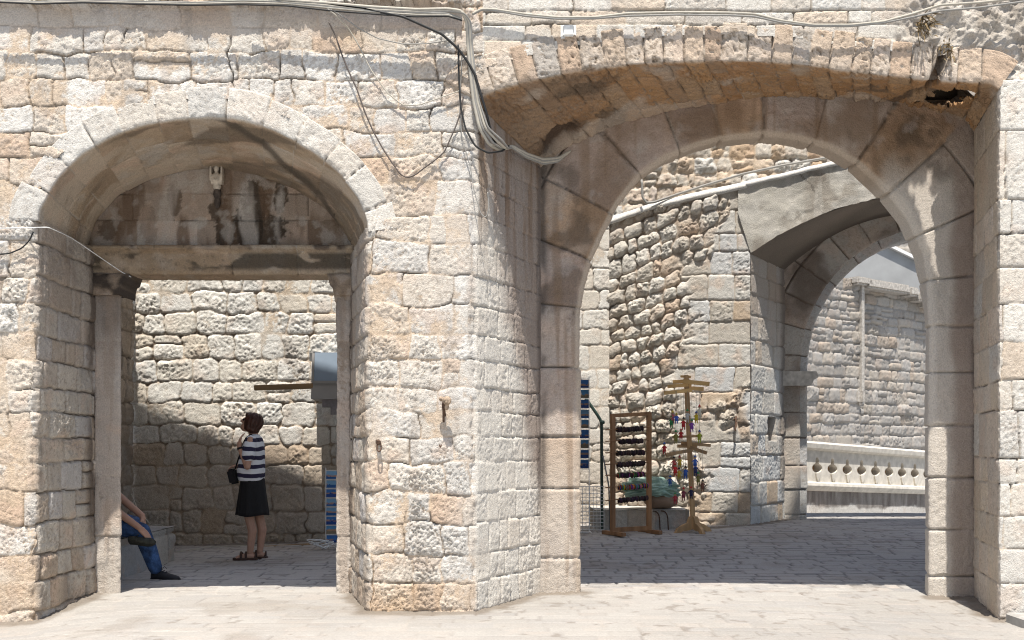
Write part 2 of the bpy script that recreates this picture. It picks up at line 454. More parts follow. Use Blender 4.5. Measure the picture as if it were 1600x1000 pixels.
# ---- outlines (photo pixels turned into metres at the wall plane)
D_out = [(60, 345), (60, 332), (76, 302), (92, 276), (128, 240), (176, 212), (224, 196), (280, 186), (332, 183), (380, 188), (424, 202), (460, 220), (496, 242), (532, 272), (560, 308), (572, 340), (575, 362)]
D_in = [(138, 400), (137, 384), (150, 344), (186, 304), (234, 281), (290, 266), (340, 262), (400, 273), (460, 295), (504, 322), (536, 358), (553, 388), (556, 404)]
G_out = [(744, 160), (752, 148), (780, 139), (812, 130), (862, 119), (912, 110), (976, 102), (1040, 97), (1140, 95), (1240, 100), (1340, 114), (1432, 124), (1490, 128), (1546, 130), (1560, 140)]
G_in = [(845, 262), (862, 246), (893, 226), (960, 196), (1060, 170), (1140, 157), (1200, 150), (1320, 152), (1400, 158), (1450, 165), (1490, 178), (1514, 192), (1522, 206)]
def om(pts, Y): return [((p[0] - 800) / F * Y, wz(p[1], Y)) for p in pts]

# ---- front masonry
xs = np.concatenate([np.linspace(-7.5, -4.3, 170, endpoint=False), np.arange(-4.3, -3.67, .0095), np.linspace(-3.67, -1.11, 270), np.linspace(-1.11, -.286, 88)[1:],
                     np.linspace(-.286, 3.75, 425)[1:], np.linspace(3.75, 4.15, 42)[1:], np.linspace(4.15, 7.5, 180)[1:]])
zs = np.concatenate([np.arange(-.16, 4.85, .0095)])
X, Z = np.meshgrid(xs.astype(f32), zs.astype(f32))
P, C = fac_pt(X, Z)
xc = (X[:-1, :-1] + X[1:, 1:]) / 2; zc = (Z[:-1, :-1] + Z[1:, 1:]) / 2
def archz(pts, x): 
    q = np.array(om(pts, FY)); return np.interp(x, q[:, 0], q[:, 1])
rag = .05 * vn(xc * 9, zc * 9)
in1 = (xc > -3.67) & (xc < -1.11) & (zc < archz(D_out, xc) + .15)
in2 = (xc > -.286) & (xc < 3.75) & (zc < archz(G_out, xc) + .20)
A = Acc(); A.grid(P, C, ~(in1 | in2))
# unseen upper part of the same wall, top line shaped to cast the street shadows
ux = np.concatenate([np.linspace(-7.5, 3.2, 135, endpoint=False), np.linspace(3.2, 4.1, 46), np.linspace(4.1, 7.5, 44)[1:]])
def topz(x): return np.interp(x, [-7.5, -5.2, -2.2, -.9, -.3, 2.4, 3.25, 3.45, 4.2, 7.5], [12.25, 11.75, 10.6, 10.5, 13.0, 13.1, 14.0, 14.5, 16.8, 16.8])
tt = np.concatenate([np.linspace(0, .22, 70, endpoint=False), np.linspace(.22, 1, 85)])
UX, TT = np.meshgrid(ux.astype(f32), tt.astype(f32)); UZ = (4.835 + (topz(UX) - 4.835) * TT).astype(f32)
h, c = surf(UX, UZ, LF, jw=.01, ew=.05)
off = np.where(UX < fx(722), .085, 0)
uxc = (UX[:-1, :-1] + UX[1:, 1:]) / 2; uzc = (UZ[:-1, :-1] + UZ[1:, 1:]) / 2
sun_slot = (uxc > 3.41 + .27 * np.clip((6.2 - uzc) / .8, 0, 1)) & (uxc < 3.62 + .15 * (6.3 - uzc) + .05 * vn(uzc * 6, uxc * 6)) & (uxc < 3.80) & (uzc < 6.28 + .12 * vn(uxc * 9, uxc * 0))     # unseen opening added so that sun reaches the right inner pier
A.grid(np.stack([UX, FY - h - off, UZ], -1), c, ~sun_slot)
A.build('front_masonry', STONE, gate)
# core of the wall: solid between the faces, with a sloping top
A = Acc()
kx = [-7.5, -5.2, -2.2, -.9, -.3, 2.4, 3.25, 3.38, 3.82, 4.2, 7.5]
for a, b in zip(kx[:-1], kx[1:]):
    za, zb = float(topz(a)), float(topz(b)); z0 = 6.7 if a == 3.38 else 4.55
    v = np.array([(a, 7.66, z0), (b, 7.66, z0), (a, 8.95, z0), (b, 8.95, z0), (a, 7.66, za), (b, 7.66, zb), (a, 8.95, za), (b, 8.95, zb)], f32)
    A.V.append(v); A.C.append(np.tile(np.array((.5, .45, .38), f32), (8, 1)))
    A.Q.append(np.array([(0, 2, 3, 1), (4, 5, 7, 6), (0, 1, 5, 4), (2, 6, 7, 3), (0, 4, 6, 2), (1, 3, 7, 5)]) + A.n); A.n += 8
A.box(3.38, 3.82, 8.47, 8.95, 4.30, 6.7, (.07, .055, .04))  # back of the added sun opening, coloured near black so it stays dark
A.box(-7.5, -3.86, 7.75, 8.95, -.3, 4.55); A.box(-.98, -.42, 7.75, 8.67, -.3, 4.55); A.box(-1.28, .52, 8.69, 8.93, -.3, 4.55)
A.box(4.2, 7.5, 7.75, 8.93, -.3, 4.55); A.box(-3.86, -3.58, 8.72, 8.93, -.3, 4.55); A.box(-3.5, -1.2, 8.74, 8.93, 2.86, 4.55)
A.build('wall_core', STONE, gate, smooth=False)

# ---- generic ruled reveal between an outer vertical edge and an inner vertical edge
def jamb(acc, xo, xi, yi, ztop_o, ztop_i, lay, face, zbot=-.16, st={}, tint=None, step=.011):
    n = int((max(ztop_o, ztop_i) - zbot) / step) + 1
    L = math.hypot(xi - xo, yi - FY); m = int(L / step) + 1
    tv = np.linspace(0, 1, n); tu = np.linspace(0, 1, m)
    TU, TV = np.meshgrid(tu, tv)
    Zm = zbot + TV * ((ztop_o - zbot) * (1 - TU) + (ztop_i - zbot) * TU)
    P = np.stack([xo + (xi - xo) * TU, FY + (yi - FY) * TU, Zm], -1).astype(f32)
    u = (xo + (L * TU) * (1 if face > 0 else -1)).astype(f32)
    h, c = surf(u, Zm.astype(f32), lay, **st)
    if tint is not None: c = tint(TU * L, Zm, c)
    N = normals(P, 1); 
    want = np.array([face, -.2, 0]); 
    if (N.mean((0, 1)) * want).sum() < 0: N = -N
    Pd = P + N * (h * sst(1, .97, TU) )[..., None]
    E, Ec = fac_pt(np.full(n, xo, f32), Zm[:, 0].astype(f32))
    wgt = np.clip(1 - TU * L / .05, 0, 1)[..., None] ** 1.5
    Pd = Pd + (E[:, None, :] - Pd[:, :1, :]) * wgt
    c = c + (Ec[:, None, :] - c) * wgt
    acc.grid(Pd, c)

# ---- arch ring + soffit
def arch(acc, O2, I2, yi, ring, lay_seed, wmin, wmax, st_ring, st_soff, tint=None, step=.011, proud=.006, sm=5, cut=None, gap=None):
    n = int(arclen(np.array(O2))[-1] / step)
    O = resample(O2, n=n, sm=sm); I = resample(I2, n=n, sm=sm)
    s = arclen(O)
    T = np.gradient(O, axis=0); T /= np.linalg.norm(T, axis=1, keepdims=True)
    Nn = np.stack([-T[:, 1], T[:, 0]], 1)          # outward (up)
    if Nn[n // 2, 1] < 0: Nn = -Nn
    m1 = int(ring / step); L = yi - FY; m2 = int(L * 1.05 / step)
    rw = np.linspace(ring, 0, m1)
    rows = [0.0]; r = np.random.RandomState(lay_seed)
    while rows[-1] < s[-1] + .2: rows.append(rows[-1] + r.uniform(wmin, wmax))
    # voussoirs: one stone through the whole ring, soffit in a few stones deep
    lr = Lay(-1, 3, rows, 9, 10, lay_seed); lr.bounds = [np.array([-3, ring + .004 + r.uniform(.25, .5), ring + .6 + r.uniform(.1, .3), 9], f32) for _ in lr.bounds]
    lr.off = [4 * i for i in range(len(lr.bounds))]; lr.n = 4 * len(lr.bounds); lr.R = r.rand(lr.n * 2 + 4, 8).astype(f32); lr.split = np.zeros(lr.n, f32)
    out = r.uniform(-.04, .02, len(rows) + 2)
    kk = np.searchsorted(rows, s)
    P = np.zeros((n, m1 + m2, 3), f32)
    w = rw[None, :] * (1 + out[kk][:, None] / ring * (rw[None, :] / ring) ** 2)
    P[:, :m1, 0] = O[:, 0, None] + Nn[:, 0, None] * w; P[:, :m1, 2] = O[:, 1, None] + Nn[:, 1, None] * w; P[:, :m1, 1] = FY - proud
    t = (np.arange(m2) + 1) / m2
    P[:, m1:, 0] = O[:, 0, None] * (1 - t) + I[:, 0, None] * t; P[:, m1:, 2] = O[:, 1, None] * (1 - t) + I[:, 1, None] * t; P[:, m1:, 1] = FY + L * t
    U = np.concatenate([ring - rw, ring + L * t])[None, :].repeat(n, 0).astype(f32); V = s[:, None].repeat(m1 + m2, 1).astype(f32)
    h1, c1 = surf(U, V, lr, **st_ring); h2, c2 = surf(U, V, lr, **st_soff)
    b = sst(ring - .005, ring + .03, U); h = h1 + (h2 - h1) * b; c = c1 + (c2 - c1) * b[..., None]
    if tint is not None: c = tint(P, U, c)
    N = normals(P, 1)
    if N[n // 2, m1 // 2, 1] > 0: N = -N
    # average the normal over the arris
    Ns = N.copy()
    for k in range(-4, 5): Ns[:, m1 + k] = N[:, max(0, m1 - 6)] * (.5 - k / 9) + N[:, m1 + 8] * (.5 + k / 9)
    Ns /= np.linalg.norm(Ns, axis=-1, keepdims=True)
    arr = np.exp(-((U - ring) / .02) ** 2)
    h = h - arr * .010 * (.6 + ridg(U * 0 + 2, V, 9, 3, lay_seed + 4))
    if gap: h = h - gap(P, U)
    h[:, -1] = 0
    P = P + Ns * h[..., None]
    # sink the ring's outer rim into the wall
    P[:, 0, 1] = FY + .05
    acc.grid(P, c, cut(P) if cut else None)

RS = dict(jw=.004, ew=.02, bulge=.003, base=.004, rough=.008, rf=18, rec=.002, recv=.006, rad=.012, warp=.006, pal=PAL_ASH, mcol=(.6, .53, .45), stain=.18, deep=.2, pits=.25, line=.8, speck=.3)
PAL_SOF = [((.44, .34, .24), 4), ((.37, .28, .195), 3), ((.50, .41, .315), 2), ((.35, .28, .215), 2)]
SS = dict(jw=.004, ew=.02, bulge=.002, base=.003, rough=.006, rf=10, rec=.002, recv=.006, rad=.012, warp=.006, pal=PAL_SOF, mcol=(.42, .35, .28), stain=.5, deep=.2, pits=.15)
def tint_door(P, U, c):
    st = fbm(P[..., 0] * 1.2, U * 3.2 + P[..., 0], 1.3, 4, 501)
    m = sst(.24, .30, U)
    c = lerp3(c, (.56, .47, .37), m * sst(.05, .4, st) * .7)
    c = lerp3(c, (.16, .125, .09), m * sst(.12, .42, -st + .15 * (P[..., 0] > -2.4)) * .75)
    # black crust running from the crown down the right side
    dv = np.abs((P[..., 0] + 2.26) - .75 * (U - .25) - .08 * vn(U * 6, P[..., 0] * 6))
    c = lerp3(c, (.09, .075, .06), m * sst(.14, .03, dv) * (P[..., 0] > -2.4) * .8)
    return c
A = Acc()
arch(A, om(D_out, FY), om(D_in, DY), DY, .23, 301, .19, .30, RS, SS, tint_door)
JS = dict(jw=.006, ew=.03, bulge=.010, base=.007, rough=.010, rf=13, rec=.004, recv=.010, rad=.03, warp=.012, pal=[((.50, .44, .37), 4), ((.55, .50, .43), 3), ((.46, .38, .30), 2), ((.50, .47, .44), 2)], mcol=(.45, .37, .29), stain=.4, line=.8, speck=.5, smear=.006)
def tint_dj(D, Z, c):
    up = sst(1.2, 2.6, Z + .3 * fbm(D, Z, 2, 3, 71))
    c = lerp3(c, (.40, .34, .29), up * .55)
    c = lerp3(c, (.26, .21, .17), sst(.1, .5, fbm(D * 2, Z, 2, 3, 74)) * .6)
    return lerp3(c, (.12, .09, .07), sst(.80, .96, D) * sst(-.1, .3, fbm(D * 3, Z, 3, 3, 72) + .25) * .8 * sst(.3, .6, Z))  # crevice beside the pillar, its darkness put into the colour
jamb(A, -3.67, wx(149, DY), DY, 3.05, 2.98, LF, 1, st=JS, tint=tint_dj)
jamb(A, -1.11, wx(548, DY), DY, 2.97, 2.94, LF, -1, st=JS, tint=tint_dj)
A.build('doorway_arch', STONE, gate)

# ---- gateway: ring and brown soffit, jambs
RG = dict(jw=.005, ew=.02, bulge=.003, base=.009, rough=.011, rf=20, rec=.004, recv=.02, rad=.02, warp=.007, pal=PAL_RING2, mcol=(.56, .49, .41), stain=.25, deep=.25, pits=1.2, speck=.8, line=.7)
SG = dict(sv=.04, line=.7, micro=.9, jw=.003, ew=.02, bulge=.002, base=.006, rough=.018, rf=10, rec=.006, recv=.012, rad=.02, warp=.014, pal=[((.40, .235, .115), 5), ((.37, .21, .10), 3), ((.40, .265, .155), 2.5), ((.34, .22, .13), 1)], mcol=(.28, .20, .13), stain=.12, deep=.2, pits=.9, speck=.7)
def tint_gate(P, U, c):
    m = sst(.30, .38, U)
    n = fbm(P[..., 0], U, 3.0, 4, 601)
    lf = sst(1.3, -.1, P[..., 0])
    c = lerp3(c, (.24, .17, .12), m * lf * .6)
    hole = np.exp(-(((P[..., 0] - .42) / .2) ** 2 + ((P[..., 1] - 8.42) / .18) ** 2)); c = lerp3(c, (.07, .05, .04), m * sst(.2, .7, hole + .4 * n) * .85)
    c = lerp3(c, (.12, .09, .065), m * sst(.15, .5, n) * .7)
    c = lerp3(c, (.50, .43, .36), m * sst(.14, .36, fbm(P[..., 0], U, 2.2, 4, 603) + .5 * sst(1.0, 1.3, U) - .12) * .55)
    # broken gap near the right haunch, coloured near black
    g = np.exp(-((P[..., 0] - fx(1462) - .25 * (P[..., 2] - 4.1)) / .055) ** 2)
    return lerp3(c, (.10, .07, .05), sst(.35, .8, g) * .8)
A = Acc()
def cut_gate(P):
    x = (P[:-1, :-1, 0] + P[1:, 1:, 0]) / 2; y = (P[:-1, :-1, 1] + P[1:, 1:, 1]) / 2
    j = .05 * vn(x * 11, y * 11)
    return ~((x > 3.43 + j) & (x < 3.67 + j) & (y > 7.78 + j) & (y < 8.43 + j * .6))  # hole added in the soffit to pass sun to the inner pier
def gap_gate(P, U):
    g = np.exp(-((P[..., 0] - fx(1462) - .30 * (P[..., 2] - 4.1) + .02 * vn(U * 20, P[..., 2] * 9)) / .05) ** 2)
    hole = np.exp(-(((P[..., 0] - .42) / .16) ** 2 + ((P[..., 1] - 8.42) / .16) ** 2))
    return .11 * sst(.3, .9, g) * (U < .9) - .0 - .09 * sst(.3, .8, hole) * (-1)
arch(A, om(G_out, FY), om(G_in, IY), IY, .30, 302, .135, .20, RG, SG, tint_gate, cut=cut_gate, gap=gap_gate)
WS = dict(jw=.003, ew=.02, bulge=.003, base=.004, rough=.006, rf=14, rec=.002, recv=.006, rad=.015, warp=.007, pal=PAL_ASH, mcol=(.5, .42, .34), stain=.3, deep=.2, line=.9, speck=.35)
LS = Lay(-3, 8, ROWF, .14, .34, 41)
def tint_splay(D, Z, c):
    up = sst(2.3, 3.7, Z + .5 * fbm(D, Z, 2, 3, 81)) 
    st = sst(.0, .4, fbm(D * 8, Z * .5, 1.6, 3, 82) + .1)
    splay_shade = sst(1.95, 2.6, .62 * Z + 1.6 * D + .25 * fbm(D, Z, 2.5, 3, 84))  # the arch's diagonal shadow, painted into the stone colour
    c = lerp3(c, (.29, .23, .195), splay_shade * .82)
    c = lerp3(c, (.76, .715, .64), (1 - splay_shade) * .65)  # sunlit remainder of the splay lightened in the colour
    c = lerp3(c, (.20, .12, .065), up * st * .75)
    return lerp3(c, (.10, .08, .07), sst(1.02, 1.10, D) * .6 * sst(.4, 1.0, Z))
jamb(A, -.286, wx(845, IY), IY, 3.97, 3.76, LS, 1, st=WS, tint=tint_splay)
PR = dict(WS); PR['pal'] = [((.56, .47, .37), 4), ((.60, .51, .42), 3), ((.52, .45, .38), 2), ((.60, .56, .50), 2)]
LR_ = Lay(-3, 8, ROWD, .26, .5, 43)
jamb(A, 3.75, wx(1522, IY), IY, 4.05, 4.02, LR_, -1, st=PR)
A.build('gateway_arch', STONE, gate)

# ---- inner portal of the gateway: big voussoirs
def sweep(acc, pts2, y0, outw, depth, back, lay, st, tint=None, step=.012, sm=4, cham=.0, ystep=None, face_seed=0):
    n = int(arclen(np.array(pts2))[-1] / step)
    O = resample(pts2, n=n, sm=sm); s = arclen(O)
    T = np.gradient(O, axis=0); T /= np.linalg.norm(T, axis=1, keepdims=True)
    Nn = np.stack([-T[:, 1], T[:, 0]], 1)
    if Nn[n // 2, 1] < 0: Nn = -Nn
    # smooth the outward direction so that wide offsets fan out cleanly
    for _ in range(30):
        Nn[1:-1] = (Nn[:-2] + 2 * Nn[1:-1] + Nn[2:]) / 4
    Nn /= np.linalg.norm(Nn, axis=1, keepdims=True)
    m1 = int(outw / step); m2 = max(3, int(depth / step))
    rw = np.linspace(outw, cham, m1); t = (np.arange(m2) + 1) / m2
    bo = back(O, Nn)
    P = np.zeros((n, m1 + m2, 3), f32)
    P[:, :m1, 0] = O[:, 0, None] + Nn[:, 0, None] * rw; P[:, :m1, 2] = O[:, 1, None] + Nn[:, 1, None] * rw; P[:, :m1, 1] = y0
    P[:, m1:, 0] = O[:, 0, None] + Nn[:, 0, None] * bo[:, None] * t; P[:, m1:, 2] = O[:, 1, None] + Nn[:, 1, None] * bo[:, None] * t; P[:, m1:, 1] = y0 + depth * t
    if cham > 0:
        cw = np.maximum(cham - depth * t, 0)
        P[:, m1:, 0] += Nn[:, 0, None] * cw; P[:, m1:, 2] += Nn[:, 1, None] * cw
    U = np.concatenate([-rw + cham, depth * t])[None, :].repeat(n, 0).astype(f32) + 5; V = s[:, None].repeat(m1 + m2, 1).astype(f32)
    h, c = surf(U, V, lay, **st)
    if tint is not None: c = tint(P, U - 5, c)
    N = normals(P, 1)
    if N[n // 2, m1 // 2, 1] > 0: N = -N
    Ns = N.copy(); K = 3
    for k in range(-K, K + 1): Ns[:, m1 + k] = N[:, m1 - K - 2] * (.5 - k / (2 * K + 1)) + N[:, m1 + min(K + 2, m2 - 1)] * (.5 + k / (2 * K + 1))
    Ns /= np.linalg.norm(Ns, axis=-1, keepdims=True)
    arr = np.exp(-((U - 5) / .014) ** 2)
    h = h - arr * (.009 + .010 * ridg(U * 0 + 1, V, 7, 3, face_seed + 3) * (vn(V * 3, V * 0) > 0))
    P = P + Ns * h[..., None]
    acc.grid(P, c)
    return O, s

G2 = [(908, 955), (908, 920), (908, 700), (907, 560), (908, 490), (913, 448), (920, 420), (944, 364), (968, 318), (1000, 277), (1040, 248), (1088, 229), (1136, 217), (1192, 211), (1240, 216), (1296, 231), (1344, 260), (1388, 300), (1420, 341), (1444, 396), (1450, 440), (1452, 500), (1452, 700), (1452, 955)]
q = np.array(om(G2, IY)); Ltot = arclen(resample(om(G2, IY), step=.012, sm=4))[-1]
rows = [0]; r = np.random.RandomState(5)
zsp = 1.27 + (700 - 480) / 179.4 + .16
while rows[-1] < zsp - .3: rows.append(rows[-1] + r.uniform(.42, .62))
while rows[-1] < Ltot - zsp: rows.append(rows[-1] + r.uniform(.36, .47))
while rows[-1] < Ltot + .3: rows.append(rows[-1] + r.uniform(.36, .52))
LI = Lay(0, 9, rows, 9, 9.5, 51)
LI.bounds = [np.array([0, 4.2 + r.uniform(.10, .22) if r.rand() < .7 else 4.05, 9, 10], f32) for _ in LI.bounds]
LI.off = [4 * i for i in range(len(LI.bounds))]; LI.n = 4 * len(LI.bounds); LI.R = r.rand(LI.n * 2 + 4, 8).astype(f32); LI.split = np.zeros(LI.n, f32)
IS = dict(line=1., lineb=.35, speck=.4, jw=.010, ew=.02, bulge=.002, base=.006, rough=.005, rf=9, rec=.003, recv=.012, rad=.012, warp=.008, wf=3., pal=PAL_INNER, mcol=(.20, .15, .12), stain=.30, deep=.45, pits=.25)
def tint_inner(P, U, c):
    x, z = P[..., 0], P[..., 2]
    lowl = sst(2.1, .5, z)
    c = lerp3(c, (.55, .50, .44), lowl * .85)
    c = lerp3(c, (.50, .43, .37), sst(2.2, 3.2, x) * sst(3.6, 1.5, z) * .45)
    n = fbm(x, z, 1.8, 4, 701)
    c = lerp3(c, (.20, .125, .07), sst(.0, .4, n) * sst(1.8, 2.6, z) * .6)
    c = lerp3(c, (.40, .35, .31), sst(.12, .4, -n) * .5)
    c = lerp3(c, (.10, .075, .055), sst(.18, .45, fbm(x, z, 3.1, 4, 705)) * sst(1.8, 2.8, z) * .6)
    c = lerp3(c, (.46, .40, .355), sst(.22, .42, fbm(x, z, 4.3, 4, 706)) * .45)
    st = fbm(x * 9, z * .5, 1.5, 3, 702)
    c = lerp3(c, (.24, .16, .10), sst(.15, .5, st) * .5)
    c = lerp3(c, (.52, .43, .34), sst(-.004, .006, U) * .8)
    pale = sst(3.15, 3.4, x + .1 * fbm(x, z, 3, 3, 707)) * sst(3.90, 3.80, x + .05 * fbm(x, z, 4, 3, 709)) * sst(3.85, 3.5, z + .15 * fbm(x, z, 4, 3, 708))  # sunlit wedge on the right pier, lightened in the colour
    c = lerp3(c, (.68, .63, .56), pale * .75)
    c = lerp3(c, (.40, .325, .275), sst(3.78, 3.88, x + .05 * fbm(x, z, 4, 3, 709)) * .7)  # shaded side of the right pier, darkened in the colour
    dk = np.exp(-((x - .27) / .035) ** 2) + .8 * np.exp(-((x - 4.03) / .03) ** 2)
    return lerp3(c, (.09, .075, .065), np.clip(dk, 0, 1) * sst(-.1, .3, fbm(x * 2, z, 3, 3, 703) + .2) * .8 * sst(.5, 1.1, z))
A = Acc()
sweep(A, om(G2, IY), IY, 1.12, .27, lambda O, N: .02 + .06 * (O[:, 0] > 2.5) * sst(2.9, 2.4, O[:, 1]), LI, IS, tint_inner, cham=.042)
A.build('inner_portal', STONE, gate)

# ---- small doorway: tympanum, lintel, pillars
xs = np.arange(-3.80, -1.28, .011); zs = np.arange(2.98, 3.86, .011); X, Z = np.meshgrid(xs.astype(f32), zs.astype(f32))
LT = Lay(-4, 0, [2.7, 3.03, 3.03 + .235, 3.5, 3.9], .3, .55, 61)
h, c = surf(X, Z, LT, jw=.003, ew=.012, bulge=.001, base=.004, rough=.004, rf=9, rec=.003, recv=.006, rad=.01, warp=.004, pal=[((.33, .26, .205), 3), ((.38, .315, .26), 3), ((.28, .215, .165), 2), ((.42, .37, .325), 2)], mcol=(.13, .095, .07), stain=.4, deep=.4, pits=.15)
def blob(px, py, rx, ry, s):
    bx, bz = wx(px, DY), wz(py, DY)
    d = ((X - bx) / (rx / 178.)) ** 2 + ((Z - bz) / (ry / 178.)) ** 2
    return sst(1.08, .72, d + 1.1 * fbm(X * 1.4, Z * .7, 8, 5, s) + .6 * fbm(X, Z, 40, 2, s + 50))
for (px, py, rx, ry, s, a, k) in [(398, 310, 22, 38, 1, .85, .07), (395, 362, 42, 26, 2, .9, .06), (440, 310, 10, 24, 3, .85, .08), (170, 360, 14, 16, 4, .6, .1), (272, 310, 10, 20, 5, .7, .12), (347, 360, 8, 36, 6, .85, .06), (425, 365, 14, 26, 7, .75, .09), (342, 330, 14, 16, 8, .8, .08), (230, 350, 12, 30, 9, .4, .2), (510, 350, 30, 16, 10, .35, .2)]:
    c = lerp3(c, (k * .95, k * .68, k * .48), blob(px, py, rx * 1.15, ry * 1.1, 800 + s) * min(1, a * 1.12))
n = fbm(X * 3, Z * .6, 2.2, 4, 811); c = lerp3(c, (.50, .45, .40), sst(.12, .4, n) * .6); c = lerp3(c, (.15, .095, .06), sst(.05, .3, -n) * .75)
n = fbm(X * 1.2, Z, 7, 4, 812); c = lerp3(c, (.48, .44, .39), sst(.2, .4, n) * .45)
A = Acc(); A.grid(np.stack([X, DY + .01 - h, Z], -1), c)
tym = A.build('tympanum', STONE, gate)

def extrude(acc, prof, x0, x1, lay, st, tint=None, axis='x', step=.011, flipto=(0, -1, 0), sm=0):
    q = resample(prof, step=step, sm=sm); s = arclen(q); xs = np.arange(x0, x1, step)
    U, V = np.meshgrid(xs, s)
    P = np.zeros(U.shape + (3,), f32)
    if axis == 'x': P[..., 0] = U; P[..., 1] = q[:, 0, None]; P[..., 2] = q[:, 1, None]
    else: P[..., 2] = U; P[..., 0] = q[:, 0, None]; P[..., 1] = q[:, 1, None]
    if axis == 'x': h, c = surf(U.astype(f32), V.astype(f32), lay, **st)
    else: h, c = surf(V.astype(f32) + q[0, 0], U.astype(f32), lay, **st)
    N = normals(P, 1)
    if (N.mean((0, 1)) * np.array(flipto)).sum() < 0: N = -N
    if tint is not None: c = tint(P, c)
    acc.grid(P + N * h[..., None], c)
LL = Lay(-5, 0, [-1, 2], .5, .8, 71)
LIS = dict(jw=.002, ew=.012, bulge=.001, base=.003, rough=.005, rf=9, rec=.002, recv=.004, rad=.01, warp=.004, pal=[((.36, .275, .19), 3), ((.30, .22, .145), 3), ((.40, .32, .235), 1)], mcol=(.2, .15, .1), stain=.3, deep=.3, pits=.5, speck=.5)
def tint_lin(P, c):
    x, z = P[..., 0], P[..., 2]
    n = fbm(x * 1.1, z * 2.2, 3.2, 4, 821)
    w = sst(-.02, .12, n + .06 * fbm(x, z, 20, 3, 824)) * sst(2.80, 2.85, z) * sst(2.99, 2.95, z)
    c = lerp3(c, (.07, .055, .04), w * .85)
    c = lerp3(c, (.08, .06, .05), sst(.1, .45, fbm(x, z, 7, 3, 823)) * sst(2.98, 3.0, z) * .8)
    return lerp3(c, (.52, .43, .34), sst(.1, .5, -n) * .4)
A = Acc()
extrude(A, [(8.70, 3.045), (8.60, 3.035), (8.55, 3.025), (8.545, 3.00), (8.575, 2.985), (8.60, 2.965), (8.605, 2.82), (8.612, 2.79), (8.63, 2.783), (8.90, 2.783)], -3.78, -1.30, LL, LIS, tint_lin)
A.build('lintel', STONE, gate)
LP = Lay(-9, 9, [-.3, .35, .5, 1.02, 2.2, 2.9], 5, 6, 73)
PS = dict(jw=.002, ew=.015, bulge=.001, base=.004, rough=.006, rf=10, rec=.003, recv=.004, rad=.012, warp=.004, pal=[((.50, .43, .37), 1), ((.54, .47, .41), 1)], mcol=(.35, .28, .22), stain=.35, deep=.2, pits=.4)
def tint_pil(P, c):
    x, y, z = P[..., 0], P[..., 1], P[..., 2]
    c = lerp3(c, (.13, .10, .075), sst(1.9, 2.75, z + .35 * fbm(x * 4, z, 3, 3, 831)) * .7)
    c = lerp3(c, (.58, .54, .48), sst(1.1, .2, z) * .5)
    c = lerp3(c, (.36, .27, .2), sst(.1, .5, fbm(x * 9, z * .8, 2, 3, 832)) * .4)
    return lerp3(c, (.15, .12, .095), sst(8.66, 8.72, y) * .5)
A = Acc()
extrude(A, [(-3.76, 8.69), (-3.66, 8.69), (-3.648, 8.68), (-3.645, 8.625), (-3.63, 8.618), (-3.435, 8.618), (-3.42, 8.632), (-3.46, 8.70), (-3.56, 8.88)], -.16, 2.80, LP, PS, tint_pil, 'z')
A.build('door_pillar', STONE, gate)
A = Acc()
extrude(A, [(-1.30, 8.69), (-1.39, 8.69), (-1.405, 8.68), (-1.408, 8.628), (-1.42, 8.618), (-1.52, 8.618), (-1.532, 8.63), (-1.535, 8.70), (-1.53, 8.88)], -.16, 2.80, LP, PS, tint_pil, 'z')
A.build('door_pillar', STONE, gate)
# corbels under the lintel: rounded, crumbled brackets
def corbel(x0, x1, z0, z1, side, seed):
    A = Acc()
    q = [(8.70, z1), (8.60, z1), (8.575, z1 - .03), (8.575, z1 - .10), (8.59, z1 - .2), (8.605, z0 + .06), (8.618, z0), (8.70, z0 - .01)]
    q = resample(q, step=.01, sm=2); n = len(q); m = 26
    P = np.zeros((n, m, 3), f32); t = np.linspace(0, 1, m)
    tz = (q[:, 1] - z0) / (z1 - z0)
    ext = .02 + .05 * np.clip(tz, 0, 1) ** 1.5 + .02 * (np.clip(tz, 0, 1) > .55)
    a = x0 - (ext if side < 0 else 0); b = x1 + (ext if side > 0 else 0)
    P[..., 0] = (a * np.ones(n))[:, None] * (1 - t) + (b * np.ones(n))[:, None] * t
    P[..., 1] = q[:, 0, None]; P[..., 2] = q[:, 1, None]
    P[:, 0, 1] = 8.88; P[:, -1, 1] = 8.88
    P[:, 1, 1] = np.maximum(P[:, 1, 1], 8.60); 
    x, z = P[..., 0], P[..., 2]
    P[..., 1] -= .015 * ridg(x, z, 7, 3, seed) * (np.abs(t - .5) < .47)
    c = np.ones((n, m, 3), f32) * np.array((.30, .23, .17), f32)
    w = fbm(x, z, 8, 4, seed + 1); c = lerp3(c, (.07, .055, .045), sst(-.2, .3, w)); c = lerp3(c, (.42, .35, .29), sst(.15, .4, -w) * .7)
    A.grid(P, c); A.build('corbel', STONE, gate)
corbel(-3.70, -3.41, 2.60, 2.79, 1, 841); corbel(-1.535, -1.36, 2.55, 2.79, -1, 842)
#PART_C
# ================================================================== THE STREET BEHIND THE GATES
def wall(acc, plan, z0, ztop, lay, st, step=.014, tint=None, flipto=(0, -1, 0), sm=0, u0=0., zscale=1.):
    q = resample(plan, step=step, sm=sm); s = arclen(q) + u0
    zt = ztop(q[:, 0]) if callable(ztop) else np.full(len(q), ztop)
    n = int((zt.max() - z0) / (step * zscale)) + 1
    t = np.linspace(0, 1, n)
    P = np.zeros((n, len(q), 3), f32)
    P[..., 0] = q[None, :, 0]; P[..., 1] = q[None, :, 1]; P[..., 2] = z0 + (zt - z0)[None, :] * t[:, None]
    U = np.repeat(s[None, :], n, 0).astype(f32)
    h, c = surf(U, P[..., 2], lay, **st)
    if tint is not None: h, c = tint(P, U, h, c)
    N = normals(P, 1)
    if (N.mean((0, 1)) * np.array(flipto)).sum() < 0: N = -N
    acc.grid(P + N * h[..., None], c)
    return q, zt
